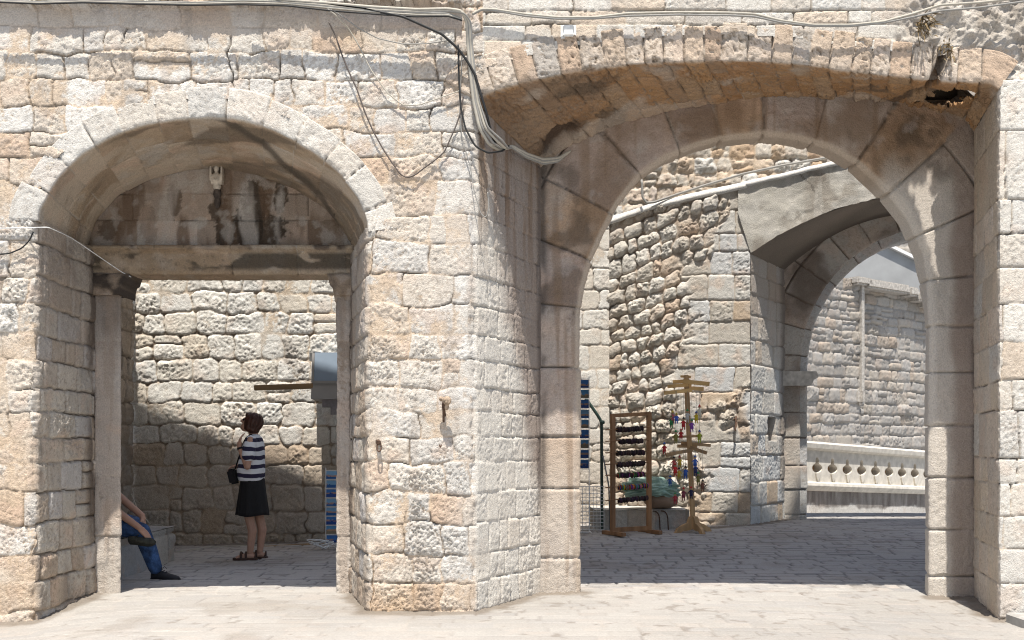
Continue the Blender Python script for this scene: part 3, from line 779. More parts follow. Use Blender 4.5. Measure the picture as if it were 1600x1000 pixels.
def rows_of(z0, z1, a, b, seed):
    r = np.random.RandomState(seed); o = [z0]
    while o[-1] < z1: o.append(o[-1] + r.uniform(a, b))
    return o

street = empty('street_wall', (0, 13.5, .1), 'tall rough stone wall along the street behind both openings, in sun above a slanting shadow', 'stone wall')
LA = Lay(-2, 14, rows_of(-.4, 7, .25, .34, 111), .24, .5, 112, split=.05)
AS = dict(line=.8, speck=.3, micro=.8, jw=.009, ew=.035, bulge=.002, base=.003, rough=.015, rf=14, smear=.016, fine=.004, rec=.008, recv=.016, rad=.06, warp=.03, wf=4, pal=PAL_ALLEY, mcol=(.62, .50, .375), stain=.28, deep=.22, pits=.3)
def tint_alley(P, U, h, c):
    x, z = P[..., 0], P[..., 2]
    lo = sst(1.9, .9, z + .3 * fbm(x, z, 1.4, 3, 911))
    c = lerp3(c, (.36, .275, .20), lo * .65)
    st = np.exp(-((x + 2.95 - .05 * vn(z * 4, z * 0)) / .16) ** 2) + .8 * np.exp(-((x + 4.75) / .1) ** 2)
    c = lerp3(c, (.25, .21, .18), np.clip(st, 0, 1) * sst(-.2, .4, fbm(x * 3, z, 2, 3, 912)) * .5)
    sm_ = sst(.7, 1.0, x)
    return h * (1 - .5 * sm_), lerp3(c, (.62, .58, .52), sm_ * .4)
A = Acc()
wall(A, [(-7.5, 12.62), (-2.0, 12.78), (.1, 14.15), (1.42, 14.42)], -.3, 4.62, LA, AS, .014, tint_alley, sm=8)
A.build('alley_masonry', STONE, street)
DS = dict(AS); DS['pal'] = [((.34, .28, .22), 3), ((.28, .23, .18), 2), ((.40, .34, .28), 1)]; DS['mcol'] = (.25, .2, .15)
A = Acc(); wall(A, [(-4.87, 9.0), (-4.87, 12.68)], -.3, 4.6, LA, DS, .02, flipto=(1, 0, 0), u0=3); A.build('return_masonry', STONE, street)
LRB = Lay(-1, 5, rows_of(-1.2, 7, .185, .235, 121), .16, .30, 122)
LAS = Lay(-1, 5, rows_of(-.3, 7, .26, .40, 123), .28, .6, 124, split=.05)
RB = dict(micro=1.0, speck=.3, jw=.008, ew=.075, bulge=.042, base=.018, rough=.026, rf=13, rec=.012, recv=.02, rad=.06, warp=.035, wf=6, pal=PAL_RUB, mcol=(.42, .34, .27), smear=.02, stain=.4, deep=.3, pits=.5)
AS2 = dict(jw=.006, ew=.035, bulge=.012, base=.010, rough=.010, rf=10, rec=.005, recv=.014, rad=.03, warp=.012, pal=[((.56, .54, .50), 4), ((.52, .48, .42), 3), ((.50, .40, .30), 1), ((.54, .54, .53), 2)], mcol=(.42, .35, .28), stain=.4, deep=.22, pits=.3)
def cop(x): return np.interp(x, [1.0, 1.40, 2.0, 3.26, 4.5, 5.1, 6.5, 12], [4.45, 4.58, 4.74, 4.98, 5.27, 5.4, 5.5, 5.5])
def tint_rub(P, U, h, c):
    x, z = P[..., 0], P[..., 2]
    h, c = surf(U, z - (x - 2.3) * .30 * sst(.7, 3.4, z), LRB, **RB)
    h2, c2 = surf(U, z, LAS, **AS2)
    b = sst(2.30, 2.62, x + .22 * vn(z * 2.2, z * 0, None, 131) - .28 * sst(1.5, .3, z) + .12 * vn(z * 7, x * 7, None, 132))
    b = b * (1 - .85 * sst(.45, .6, fbm(x, z, 1.5, 3, 133) + .5 * sst(3.6, 4.2, z) * (x < 3.1)))
    br = sst(.2, .55, fbm(x, z, 1.2, 3, 134))
    c = lerp3(c, (.36, .27, .19), br * .35)
    return h + (h2 - h) * b, c + (c2 - c) * b[..., None]
A = Acc()
wall(A, [(1.36, 14.50), (2.0, 14.22), (2.6, 14.06), (3.375, 14.0)], -.2, lambda x: cop(x) - .02, LRB, RB, .012, tint_rub, sm=10)
A.build('rubble_masonry', STONE, street)
# whitewashed sloping weathering along the top of the rubble wall and the second gate
def strip(acc, xs, ys, zf, depth, thick, col, seed, slope=.10):
    n = len(xs); m = 20; P = np.zeros((m, n, 3), f32); t = np.linspace(0, 1, m)
    prof = resample([(0.04, -thick), (-.035, -thick), (-.045, -.0), (0.0, .05), (depth, .05 + slope)], n=m)
    P[..., 0] = xs[None]; P[..., 1] = ys[None] + prof[:, 0, None]; P[..., 2] = zf[None] + prof[:, 1, None]
    nz = fbm(np.repeat(xs[None], m, 0), np.repeat(t[:, None], n, 1) * .4, 6, 3, seed)
    P[..., 2] += .012 * nz; P[..., 1] += .008 * nz
    c = np.ones(P.shape, f32) * np.array(col, f32) * (1 + .1 * nz)[..., None]
    c = lerp3(c, (.38, .33, .28), sst(.2, .6, fbm(P[..., 0] * 3, P[..., 2] * 2, 3, 3, seed + 1)) * .5)
    acc.grid(P, c)
xs = np.arange(1.30, 3.34, .02); ys = np.interp(xs, [1.36, 2.0, 2.6, 3.375], [14.46, 14.20, 14.04, 13.98])
A = Acc(); strip(A, xs, ys, cop(xs), .55, .05, (.72, .70, .66), 141)
A.build('coping', STONE, street)
# higher wall set back behind
LU = Lay(-3, 16, rows_of(3.5, 14, .18, .3, 151), .18, .42, 152, split=.15)
US = dict(RB); US.update(bulge=.03, rough=.035, rec=.004, recv=.02, pal=[((.56, .51, .44), 4), ((.54, .44, .34), 3), ((.58, .56, .52), 2), ((.48, .36, .25), 1.5)], mcol=(.50, .40, .30))
A = Acc(); wall(A, [(-2.5, 16.2), (3, 16.2), (5.2, 16.3)], 3.9, 9.5, LU, US, .022)
tag(A.build('upper_wall_masonry', STONE), 'high tan rubble wall set back above the white coping, seen through the top of the gateway', 'stone wall').name = 'upper_wall'

# ------------------------------------------------------------------ second gate across the street
GY = 14.0; SY = 15.1; gate2 = empty('inner_gate', (6.0, GY, .17), 'second stone archway across the street with a grey plastered face over its arch', 'archway')
def gpt(pts, Y): return [((p[0] - 800) / F * Y, wz(p[1], Y)) for p in pts]
R2 = 4.45; CX2 = 5.99; CZ2 = 4.87 - R2
def outer2(x): return CZ2 + np.sqrt(np.maximum(R2 ** 2 - (x - CX2) ** 2, 0))
XL, XR = 3.375, 2 * CX2 - 3.375
# plaster face
xs = np.arange(3.20, 9.6, .02); tv = np.linspace(0, 1, 70)
bot = np.where((xs > XL) & (xs < XR), outer2(xs), outer2(np.array(XL)) + np.where(xs <= XL, (XL - xs) * 3.2, -3.9)); top = cop(xs)
P = np.zeros((70, len(xs), 3), f32); P[..., 0] = xs; P[..., 2] = bot + (top - bot) * tv[:, None]
P[..., 1] = GY - .035 + .022 * fbm(P[..., 0], P[..., 2], 1.6, 4, 161) + .010 * fbm(P[..., 0], P[..., 2], 9, 4, 162)
P[..., 2] += (1 - tv[:, None]) ** 8 * .02 * ridg(P[..., 0], P[..., 0] * 0, 4, 3, 168)
n = fbm(P[..., 0], P[..., 2], 1.6, 5, 163); c = np.ones(P.shape, f32) * np.array((.46, .435, .385), f32) * (1 + .5 * n)[..., None]
c = lerp3(c, (.26, .225, .185), sst(.05, .35, fbm(P[..., 0] * 2.2, P[..., 2] * .7, 1.8, 5, 164)) * .6)
c = lerp3(c, (.20, .17, .14), sst(.22, .4, fbm(P[..., 0], P[..., 2], 5, 4, 167)) * .5)
c = lerp3(c, (.50, .48, .44), sst(.25, .45, fbm(P[..., 0], P[..., 2], 2.4, 4, 165)) * .6)
ck = np.abs(P[..., 0] - (4.35 + .25 * vn(P[..., 2] * 2.5, P[..., 0] * 0, None, 169) + .06 * vn(P[..., 2] * 11, P[..., 0] * 0, None, 170)))
c = lerp3(c, (.10, .085, .07), sst(.02, .006, ck) * .8)
c = lerp3(c, (.52, .49, .44), sst(.2, .4, fbm(P[..., 0] * 3, P[..., 2] * .6, 2.2, 4, 174)) * .5)
A = Acc(); A.grid(P, c)
# plaster soffit, from the face arc back to the inner portal
na = 220; th = np.linspace(0, 1, na); xo = XL + (XR - XL) * th; zo = outer2(xo)
xi = wx(1226, SY) + (2 * CX2 + .25 - 2 * wx(1226, SY)) * th; zi = 3.98 + .86 * (1 - (2 * th - 1) ** 2)
m = 50; t = np.linspace(0, 1, m)[:, None]
P = np.stack([xo * (1 - t) + xi * t, (GY - .03) * (1 - t) + (SY + .02) * t + 0 * xo, zo * (1 - t) + zi * t], -1).astype(f32)
n = fbm(P[..., 0], P[..., 1], 1.8, 4, 166); P[..., 2] += .012 * n * np.sin(math.pi * t)
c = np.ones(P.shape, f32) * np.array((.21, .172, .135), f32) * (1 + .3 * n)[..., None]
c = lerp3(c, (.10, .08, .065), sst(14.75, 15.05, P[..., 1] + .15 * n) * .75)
A.grid(P, c, flip=True)
A.build('plaster_face', STONE, gate2)
xs = np.arange(3.30, 9.6, .02); A = Acc(); strip(A, xs, np.full(len(xs), GY - .03), cop(xs), 1.5, .03, (.72, .70, .66), 143, .03)
A.build('coping', STONE, gate2)
# splayed jamb on the left, then the portal
LJ = Lay(-3, 8, rows_of(-.3, 6, .27, .40, 171), .28, .55, 172)
def tint_j2(P, U, h, c):
    x, y, z = P[..., 0], P[..., 1], P[..., 2]
    c = lerp3(c, (.55, .55, .54), sst(.8, 1.4, z) * .3)
    c = lerp3(c, (.30, .235, .18), sst(2.0, 3.6, z + .3 * fbm(x, z, 2, 3, 173)) * .6)
    c = lerp3(c, (.13, .10, .08), sst(14.86, 15.06, y) * sst(.3, .8, z) * .7)
    # a square socket left in the wall
    nx, nz = wx(1209, 14.55), wz(670, 14.55)
    hole = (np.abs(x - nx) < .10) & (np.abs(z - nz) < .17)
    return np.where(hole, -.22, h), np.where(hole[..., None], np.array((.14, .10, .08), f32), c)
A = Acc(); wall(A, [(3.375, 14.0), (wx(1226, SY), SY + .02)], -.2, 4.15, LJ, AS2, .012, tint_j2, flipto=(1, -.6, 0))
A.build('splayed_jamb', STONE, gate2)
cx, rr2, zs2 = 6.61, 2.20, 2.49
xl = cx - rr2
arc = [(xl, -.25), (xl, 0), (xl, zs2 - .1)] + [(cx - rr2 * math.cos(a), zs2 + rr2 * math.sin(a)) for a in np.linspace(0, math.pi, 40)] + [(2 * cx - xl, zs2 - .1), (2 * cx - xl, -.25)]
Lt = arclen(resample(arc, step=.014, sm=4))[-1]
rows = [0]; r = np.random.RandomState(15)
while rows[-1] < Lt + .3: rows.append(rows[-1] + r.uniform(.36, .52))
LI2 = Lay(0, 9, rows, 9, 9.5, 181); LI2.bounds = [np.array([0, 4.5, 9, 10], f32) for _ in LI2.bounds]
LI2.off = [4 * i for i in range(len(LI2.bounds))]; LI2.n = 4 * len(LI2.bounds); LI2.R = r.rand(LI2.n * 2 + 4, 8).astype(f32); LI2.split = np.zeros(LI2.n, f32)
def tint_p2(P, U, c):
    x, z = P[..., 0], P[..., 2]
    c = lerp3(c, (.13, .095, .07), sst(-.2, .4, fbm(x, z, 2.2, 4, 182) + .25 * sst(-.15, -.5, U)) * sst(1.2, 2.6, z) * .75)
    return lerp3(c, (.52, .49, .44), sst(1.5, .6, z) * .6)
I2 = dict(IS); I2['pal'] = [((.42, .37, .32), 3), ((.38, .32, .27), 2), ((.46, .42, .37), 2)]
A = Acc(); sweep(A, arc, SY, .75, .16, lambda O, N: np.zeros(len(O)), LI2, I2, tint_p2, step=.014)
arc_b = [(p[0] + (.16 if p[0] < cx - 1.5 and p[1] < zs2 else 0), p[1]) if False else (cx + (p[0] - cx) * (rr2 - .15) / rr2, zs2 + (p[1] - zs2) * ((rr2 - .15) / rr2 if p[1] > zs2 else 1)) for p in arc]
I3 = dict(IS); I3['pal'] = [((.50, .49, .48), 3), ((.46, .45, .43), 2), ((.52, .49, .45), 2)]
sweep(A, arc_b, SY + .15, .16, .38, lambda O, N: np.zeros(len(O)), LI2, I3, None, step=.014)
A.build('portal', STONE, gate2)
A = Acc()
for (x0, x1, y0, y1, z0, z1) in [(3.6, 4.2, 15.2, 15.62, -.3, 5.2), (4.2, 4.39, 15.30, 15.62, -.3, 2.5), (8.85, 12.5, 14.2, 15.62, -.3, 5.35), (3.25, 4.5, 15.2, 15.62, 4.82, 4.96), (4.5, 5.2, 15.2, 15.62, 4.82, 5.24), (5.2, 12.5, 15.2, 15.62, 4.82, 5.42), (4.5, 5.1, 14.15, 15.2, 4.98, 5.2), (5.1, 12.5, 14.15, 15.2, 4.98, 5.38)]:
    A.box(x0, x1, y0, y1, z0, z1, (.42, .38, .33))
for (a, b, z0) in [(4.19, 5.0, 4.0), (8.2, 8.9, 4.0), (5.0, 5.35, 4.45)]: A.box(a, b, 15.30, 15.62, z0 + .02, 4.83, (.42, .38, .33))
A.build('gate_core', STONE, gate2, smooth=False)
LIM = plain('limestone_trim', (.43, .40, .36), .9, nscale=14, nvar=.3, bump=.5, dist=.01, spec=.2)
b = BM(); b.prism([(4.10, 2.44), (4.64, 2.44), (4.66, 2.40), (4.66, 2.34), (4.60, 2.31), (4.58, 2.26), (4.55, 2.22), (4.10, 2.22)], 'y', 15.05, 15.6)
b.build('impost', LIM, gate2)

# ------------------------------------------------------------------ pierced balustrade of the bridge
bal = empty('balustrade', (6.9, 19.8, -.05), 'white stone parapet with a row of pierced keyhole openings beyond the second archway', 'balustrade')
B0 = np.array((wx(1265, 18.6), 18.6)); B1 = np.array((wx(1450, 21.2), 21.2)); bd = (B1 - B0) / np.linalg.norm(B1 - B0)
bslope = (wz(806, 21.2) - wz(805, 18.6)) / np.linalg.norm(B1 - B0); bz0 = wz(805, 18.6)
ang = math.atan2(bd[1], bd[0]); Mb = Matrix.Translation((B0[0], B0[1], bz0)) @ Matrix.Rotation(ang, 4, 'Z') @ Matrix(((1, 0, 0, 0), (0, 1, 0, 0), (bslope, 0, 1, 0), (0, 0, 0, 1)))
WHITE_ST = plain('pale_balustrade_stone', (.60, .565, .505), .85, nscale=9, nvar=.16, bump=.3, dist=.008, spec=.2)
# local frame: x along the parapet, -y is the street side
zt = 1.385; zcap = 1.23; zled = .56; zbase = .44
b = BM(); b.prism([(0, 0)], 'y', 0, 0) if False else None
def profx(poly, x0, x1):
    bm_ = BM(); a = [bm_.b.verts.new((x0, p[0], p[1])) for p in poly]; e = [bm_.b.verts.new((x1, p[0], p[1])) for p in poly]; n = len(poly)
    bm_.b.faces.new(a); bm_.b.faces.new(e[::-1])
    for k in range(n): bm_.b.faces.new((a[k], e[k], e[(k + 1) % n], a[(k + 1) % n]))
    return bm_
xa, xb = -2.6, 5.2
profx([(-.03, zcap), (-.08, zcap + .04), (-.09, zt - .03), (-.06, zt), (.26, zt + .03), (.28, zcap)], xa, xb).build('coping', WHITE_ST, bal, M=Mb)
profx([(-.02, zled - .10), (-.05, zled - .09), (-.10, zled - .02), (-.11, zled), (-.10, zled + .05), (-.03, zled + .075), (.24, zled + .075), (.24, zled - .10)], xa, xb).build('ledge', WHITE_ST, bal, M=Mb)
# pierced panel with keyhole openings (a plate with real holes)
sp = .494; nh = 14; x_first = .24; w2 = sp / 2
def keyhole():
    pts = []
    for a in np.linspace(-math.pi * .5, math.pi * .5 - .42, 9): pts.append((.16 * math.cos(a), .09 * math.sin(a)))
    for a in np.linspace(-.35, math.pi + .35, 11): pts.append((.054 * math.cos(a), .130 + .075 * math.sin(a)))
    for a in np.linspace(math.pi * .5 + .42, math.pi * 1.5, 9)[:-1]: pts.append((.16 * math.cos(a), .09 * math.sin(a)))
    return pts
bmh = BM(); B = bmh.b; kp = keyhole(); zc = zled + .335; zlo, zhi = zled + .07, zcap + .005
def ray_rect(dx, dz):
    ts = []
    if abs(dx) > 1e-6: ts.append((w2 if dx > 0 else -w2) / dx)
    if abs(dz) > 1e-6: ts.append(((zhi - zc - .06) if dz > 0 else (zlo - zc - .06)) / dz)
    t = min(x for x in ts if x > 0); return dx * t, dz * t + .06
for i in range(nh):
    xc_ = x_first - 4 * sp + i * sp
    angs = [math.atan2(p[1] - .06, p[0]) for p in kp]
    outer = [ray_rect(math.cos(a), math.sin(a)) for a in angs]
    for y, fl in ((0., 1), (.18, -1)):
        iv = [B.verts.new((xc_ + p[0], y, zc + p[1])) for p in kp]; ov = [B.verts.new((xc_ + p[0], y, zc + p[1])) for p in outer]
        n = len(kp)
        for k in range(n): B.faces.new((iv[k], iv[(k + 1) % n], ov[(k + 1) % n], ov[k]))
        if fl == 1: fr = iv
        else:
            for k in range(n): B.faces.new((fr[k], fr[(k + 1) % n], iv[(k + 1) % n], iv[k]))
    # corner fills
    for y in (0., .18):
        cor = [(w2, zhi - zc), (w2, zlo - zc), (-w2, zhi - zc), (-w2, zlo - zc)]
        for (cxx, czz) in cor:
            best = sorted(range(n), key=lambda k: abs(outer[k][0] - cxx) + abs(outer[k][1] - czz))
            r1 = [k for k in best if abs(outer[k][0] - cxx) < 1e-5][:1]; r2 = [k for k in best if abs(outer[k][1] - czz) < 1e-5][:1]
            if r1 and r2:
                a_, b_ = outer[r1[0]], outer[r2[0]]
                f = B.faces.new([B.verts.new((xc_ + q_[0], y, zc + q_[1])) for q_ in (a_, (cxx, czz), b_)])
BACK = bmh.build('pierced_panel', WHITE_ST, bal, M=Mb)
b = profx([(.175, zled), (.235, zled), (.235, zcap), (.175, zcap)], xa, xb); b.build('panel_backing', plain('ochre_backing', (.46, .28, .15), .9, nscale=12, spec=.1), bal, M=Mb)
for i in range(nh):
    b = BM(); xc_ = x_first - 4 * sp + i * sp
    b.prism([(xc_ - .07, zled + .232), (xc_ + .07, zled + .232), (xc_ + .055, zled + .17), (xc_, zled + .08), (xc_ - .055, zled + .17)], 'y', -.03, .02)
    b.build('lit_recess_wedge', WHITE_ST, bal, M=Mb)  # raised white wedge standing in for a sunlit recess
# base wall, black-streaked
xs = np.arange(xa, xb, .02); zs = np.arange(-.6, zled - .06, .02); X, Z = np.meshgrid(xs.astype(f32), zs.astype(f32))
LBW = Lay(-4, 7, [-.7, .02, .9], .45, .9, 191)
h, c = surf(X, Z, LBW, jw=.003, ew=.01, bulge=.002, base=.003, rough=.004, rec=.002, recv=.004, rad=.01, warp=.004, pal=[((.56, .54, .51), 1), ((.60, .58, .55), 1)], stain=.2, deep=.15, mcol=(.4, .36, .32), pits=.1)
w = sst(.14, .19, Z + .07 * fbm(X * 2, Z * .2, 2, 3, 192) - .05 * sst(.2, .5, fbm(X, X * 0, 4, 3, 193))); c = lerp3(c, (.14, .12, .11), w * (.75 + .3 * fbm(X * 6, Z, 2, 3, 194)))
P = np.stack([X, -h, Z], -1); Mx = np.array(Mb); P = P @ Mx[:3, :3].T + Mx[:3, 3]
A = Acc(); A.grid(P.astype(f32), c); A.build('base_wall', STONE, bal)

# ------------------------------------------------------------------ fortress wall beyond the bridge, gabled house
fort = empty('fortress_wall', (11, 29, -3), 'hazy grey fortress wall with a thin pale pilaster, seen through the second archway', 'fortress wall')
LFW = Lay(-3, 30, rows_of(-6, 12, .26, .40, 201), .3, .75, 202, split=.2)
FS = dict(jw=.012, ew=.07, bulge=.03, base=.02, rough=.035, rf=6, rec=.01, recv=.02, rad=.06, warp=.03, wf=3, pal=[((.36, .34, .315), 4), ((.33, .31, .285), 3), ((.38, .345, .30), 2), ((.36, .31, .26), 1)], mcol=(.32, .29, .255), stain=.15, speck=.3, deep=.1, pits=.3, sv=.16)
fa = np.array((wx(1262, 27), 27.)); fb = np.array((wx(1452, 30.5), 30.5)); fd = (fb - fa) / np.linalg.norm(fb - fa)
def ft(px):  # point on the wall line under a photo column
    k = (px - 800) / F; t = (k * fa[1] - fa[0]) / (fd[0] - k * fd[1]); return fa + fd * t
p0 = fa - fd * 4; p1 = ft(1336); p2 = fb + fd * 6
A = Acc(); nrm = np.array((fd[1], -fd[0])) * .16
wall(A, [tuple(p0 + nrm), tuple(p1 + nrm)], -4, wz(440, p1[1]), LFW, FS, .03)
wall(A, [tuple(p1), tuple(p2)], -4, wz(452, ft(1400)[1]), LFW, FS, .03, u0=9)
A.build('fortress_masonry', STONE, fort)
b = BM(); pz0, pz1 = wz(632, p1[1]), wz(447, p1[1])
b.box((p1[0] + nrm[0] * .6, p1[1] + nrm[1] * .6, (pz0 + pz1) / 2), (.13, .34, pz1 - pz0), Matrix.Rotation(math.atan2(fd[1], fd[0]), 3, 'Z'))
b.build('pilaster', LIM, fort)
b = BM(); rotf = Matrix.Rotation(math.atan2(fd[1], fd[0]), 3, 'Z')
b.box((p1[0], p1[1] - .1, wz(620, p1[1])), (.28, .5, .5), rotf, .1); b.build('corbel_stone', LIM, fort)
b = BM()
for (px0, px1, py, th_) in [(1322, 1345, 442, .22), (1338, 1404, 450, .26), (1404, 1418, 458, .26), (1418, 1433, 466, .26), (1433, 1452, 475, .26), (1452, 1475, 484, .26)]:
    c0, c1 = ft(px0), ft(px1); zz = wz(py, (c0[1] + c1[1]) / 2)
    b.box(((c0[0] + c1[0]) / 2 + nrm[0], (c0[1] + c1[1]) / 2 + nrm[1], zz), (np.linalg.norm(c1 - c0) + .02, .5, th_), rotf, .05)
b.build('stepped_coping', LIM, fort)
house = empty('house', (13, 33, 4), 'blue-grey plastered house gable with a white verge rising above the fortress wall', 'house')
HY = 33.; 
b = BM(); poly = [(wx(1300, HY), wz(520, HY)), (wx(1500, HY), wz(520, HY)), (wx(1500, HY), wz(440, HY)), (wx(1448, HY), wz(414, HY)), (wx(1404, HY), wz(393, HY)), (wx(1350, HY), wz(367, HY)), (wx(1300, HY), wz(367, HY))]
b.prism(poly, 'y', HY, HY + 5); b.build('plaster_wall', plain('bluish_plaster', (.36, .365, .365), .9, nscale=1.2, nvar=.15, bump=.1, spec=.1), house)
b = BM(); b.bar((wx(1350, HY), HY + .1, wz(366, HY)), (wx(1500, HY), HY + .1, wz(439, HY)), .5, .10)
b.build('verge', plain('white_verge', (.75, .74, .72), .8, spec=.2), house)
LH = Lay(-3, 40, rows_of(2, 24, .3, .5, 211), .4, .8, 212, split=.2)
A = Acc(); wall(A, [(4, 37), (30, 40)], 2, 16, LH, FS, .07)
tag(A.build('hillside_wall', STONE), 'brownish wall high on the slope behind the plastered gable', 'stone wall')
# ================================================================== MATERIALS FOR THINGS
COLM = stone_mat('coloured', 40, 200, .1, .002, .55, .08)
SKIN = plain('skin', (.47, .27, .19), .55, nscale=20, nvar=.08, bump=.05)
WOOD = plain('stained_wood', (.27, .14, .065), .6, nscale=9, nvar=.4, bump=.3, stretch=(1, 1, .08))
PINE = plain('pale_pine', (.62, .40, .17), .65, nscale=9, nvar=.3, bump=.25, stretch=(.3, 1, 1))
PINEP = plain('weathered_post', (.45, .29, .15), .7, nscale=9, nvar=.35, bump=.3, stretch=(1, 1, .08))
BLACK = plain('black_cloth', (.012, .011, .012), .85, nscale=60, nvar=.2)
STEEL = plain('dull_grey_metal', (.22, .22, .22), .5, .6, nscale=20)
IRON = plain('rusty_iron', (.10, .06, .04), .8, .3, nscale=60, nvar=.5, bump=.6)
GREENP = plain('dark_green_paint', (.025, .05, .04), .45)
WHITEM = plain('white_wire', (.75, .75, .74), .45)
CREAM = plain('cream_cable', (.43, .395, .33), .6, nvar=.1); GREYC = plain('grey_cable', (.27, .26, .24), .6, nvar=.1); BLKC = plain('black_cable', (.02, .02, .02), .6)

# ------------------------------------------------------------------ carved niche figure over the doorway
b = BM(); nx = wx(340, DY); Y0 = DY - .02
def nz(py): return wz(py, DY)
b.box((nx - .048, Y0, (nz(250) + nz(284)) / 2), (.016, .07, nz(250) - nz(284))); b.box((nx + .048, Y0, (nz(250) + nz(284)) / 2), (.016, .07, nz(250) - nz(284)))
b.box((nx, Y0 - .005, nz(249)), (.112, .08, .022)); b.box((nx, Y0 + .01, nz(286)), (.10, .06, .03))
b.ball((nx, Y0 - .015, nz(265)), (.024, .028, .034)); b.ball((nx, Y0 - .01, nz(281)), (.042, .035, .06)); b.ball((nx, Y0, nz(292)), (.038, .03, .035))
b.limb([(nx - .04, Y0 - .02, nz(276)), (nx - .012, Y0 - .045, nz(284))], [.014, .012]); b.limb([(nx + .04, Y0 - .02, nz(276)), (nx + .012, Y0 - .045, nz(284))], [.014, .012])
o = b.build('niche_figure', plain('pale_carved_stone', (.52, .46, .38), .9, nscale=30, nvar=.3, bump=.5), gate); remesh(o, .006, 2)
b = BM(); b.ball((nx, Y0 + .01, nz(303)), (.036, .03, .05)); b.ball((nx, Y0 + .015, nz(316)), (.028, .028, .06)); b.ball((nx, Y0, nz(300)), (.024, .03, .02))
o = b.build('niche_bracket', plain('sooty_stone', (.07, .055, .045), .9, nscale=30, nvar=.5, bump=.5), gate); remesh(o, .006, 2)

# ------------------------------------------------------------------ people
def place(o_list, M): pass
def person_empty(loc, label): return empty('person', loc, label, 'person')
wY = 11.07; wX = wx(395.5, wY); wz0 = float(gz(wX, wY))
MW = Matrix.Translation((wX, wY, wz0)) @ Matrix.Rotation(math.pi, 4, 'Z')
wom = person_empty((wX, wY, wz0), 'standing woman in striped navy and white top and black skirt, looking up left')
b = BM()
for s, dx in ((1, .02), (-1, -.055)):
    b.limb([(0, s * .085, .88), (dx + .005, s * .075, .48), (dx - .03, s * .07, .33), (dx - .005, s * .068, .09)], [.085, .054, .052, .034])
    b.limb([(dx - .035, s * .07, .045), (dx + .06, s * .075, .045), (dx + .13, s * .078, .032)], [.032, .034, .022])
    for k in range(5): b.limb([(dx + .13, s * (.05 + .014 * k), .03), (dx + .165 - .008 * k, s * (.052 + .014 * k), .024)], [.011, .009], 8)
b.ball((0, 0, .92), (.125, .16, .13)); b.ball((.035, 0, 1.04), (.115, .15, .15)); b.ball((.005, 0, 1.22), (.105, .16, .16))
b.limb([(-.015, -.155, 1.335), (-.015, .155, 1.335)], [.052, .052]); b.limb([(-.02, 0, 1.34), (.012, 0, 1.46)], [.056, .05])
tilt = Matrix.Rotation(math.radians(-20), 3, 'Y')
hc = Vector((.025, 0, 1.53))
def hp(x, y, z): return hc + tilt @ Vector((x, y, z))
b.ball(hc, (.092, .074, .108), tilt); b.ball(hp(.045, 0, -.065), (.05, .052, .05), tilt); b.ball(hp(.092, 0, -.012), (.022, .013, .02), tilt)
b.limb([hp(.083, 0, .03), hp(.108, 0, -.015)], [.010, .013], 8); b.ball(hp(.082, 0, -.052), (.012, .022, .008), tilt); b.ball(hp(.078, 0, -.088), (.016, .018, .014), tilt)
for s in (1, -1): b.ball(hp(-.005, s * .074, -.005), (.018, .010, .03), tilt)
def hand(b, wr, d, up, s=1, curl=.5, L=.085):
    # palm + five fingers; d = direction of the fingers, up = back of the hand
    d = Vector(d).normalized(); up = Vector(up); up = (up - d * up.dot(d)).normalized(); sd = d.cross(up) * s; wr = Vector(wr)
    b.limb([wr, wr + d * .03], [.026, .028]); 
    for k in range(4):
        o0 = sd * (-.027 + .018 * k); b.limb([wr + d * .02 + o0 * .8, wr + d * .08 + o0], [.014, .012], 8)
        l = L * (.85, 1.0, .95, .75)[k]; p = wr + d * .08 + o0; dd = d
        pts = [p]
        for j in range(3):
            ang = curl * (.35 + .35 * j); v = d * math.cos(ang) - up * math.sin(ang); p = p + v * l / 3; pts.append(p)
        b.limb(pts, [.0095, .009, .0085, .0075], 8)
    t0 = wr + d * .03 - sd * .028; b.limb([t0, t0 + d * .03 - sd * .022 - up * .01, t0 + d * .06 - sd * .025 - up * .02], [.012, .0105, .009], 8)
b.limb([(-.015, .175, 1.32), (.0, .245, 1.05)], [.048, .038]); b.limb([(.0, .245, 1.05), (.10, .20, 1.265)], [.037, .027])
hand(b, (.102, .195, 1.275), (-.05, -.35, 1), (1, .5, .2), 1, .7)
b.limb([(-.015, -.175, 1.32), (.0, -.225, 1.06)], [.048, .037]); b.limb([(.0, -.225, 1.06), (.17, -.10, 1.05)], [.036, .026])
hand(b, (.175, -.095, 1.05), (1, .45, -.1), (0, -.3, 1), 1, 1.1)
o = b.build('body', SKIN, wom, M=MW); remesh(o, .005, 3)
# clothes
SHIRT = bpy.data.materials.new('striped_cotton'); N_, L_ = nt(SHIRT); bs = N_['Principled BSDF']; bs.inputs['Roughness'].default_value = .9
tc = N_.new('ShaderNodeTexCoord'); sx = N_.new('ShaderNodeSeparateXYZ'); L_.new(tc.outputs['Object'], sx.inputs[0])
nw = N_.new('ShaderNodeTexNoise'); nw.inputs['Scale'].default_value = 5; L_.new(tc.outputs['Object'], nw.inputs['Vector'])
m0 = N_.new('ShaderNodeMath'); m0.operation = 'MULTIPLY_ADD'; m0.inputs[1].default_value = .05; L_.new(nw.outputs['Fac'], m0.inputs[0]); L_.new(sx.outputs['Z'], m0.inputs[2])
m1 = N_.new('ShaderNodeMath'); m1.operation = 'ADD'; m1.inputs[1].default_value = -(wz0 + .998 - .027 + .025); L_.new(m0.outputs[0], m1.inputs[0])
m2 = N_.new('ShaderNodeMath'); m2.operation = 'DIVIDE'; m2.inputs[1].default_value = .098; L_.new(m1.outputs[0], m2.inputs[0])
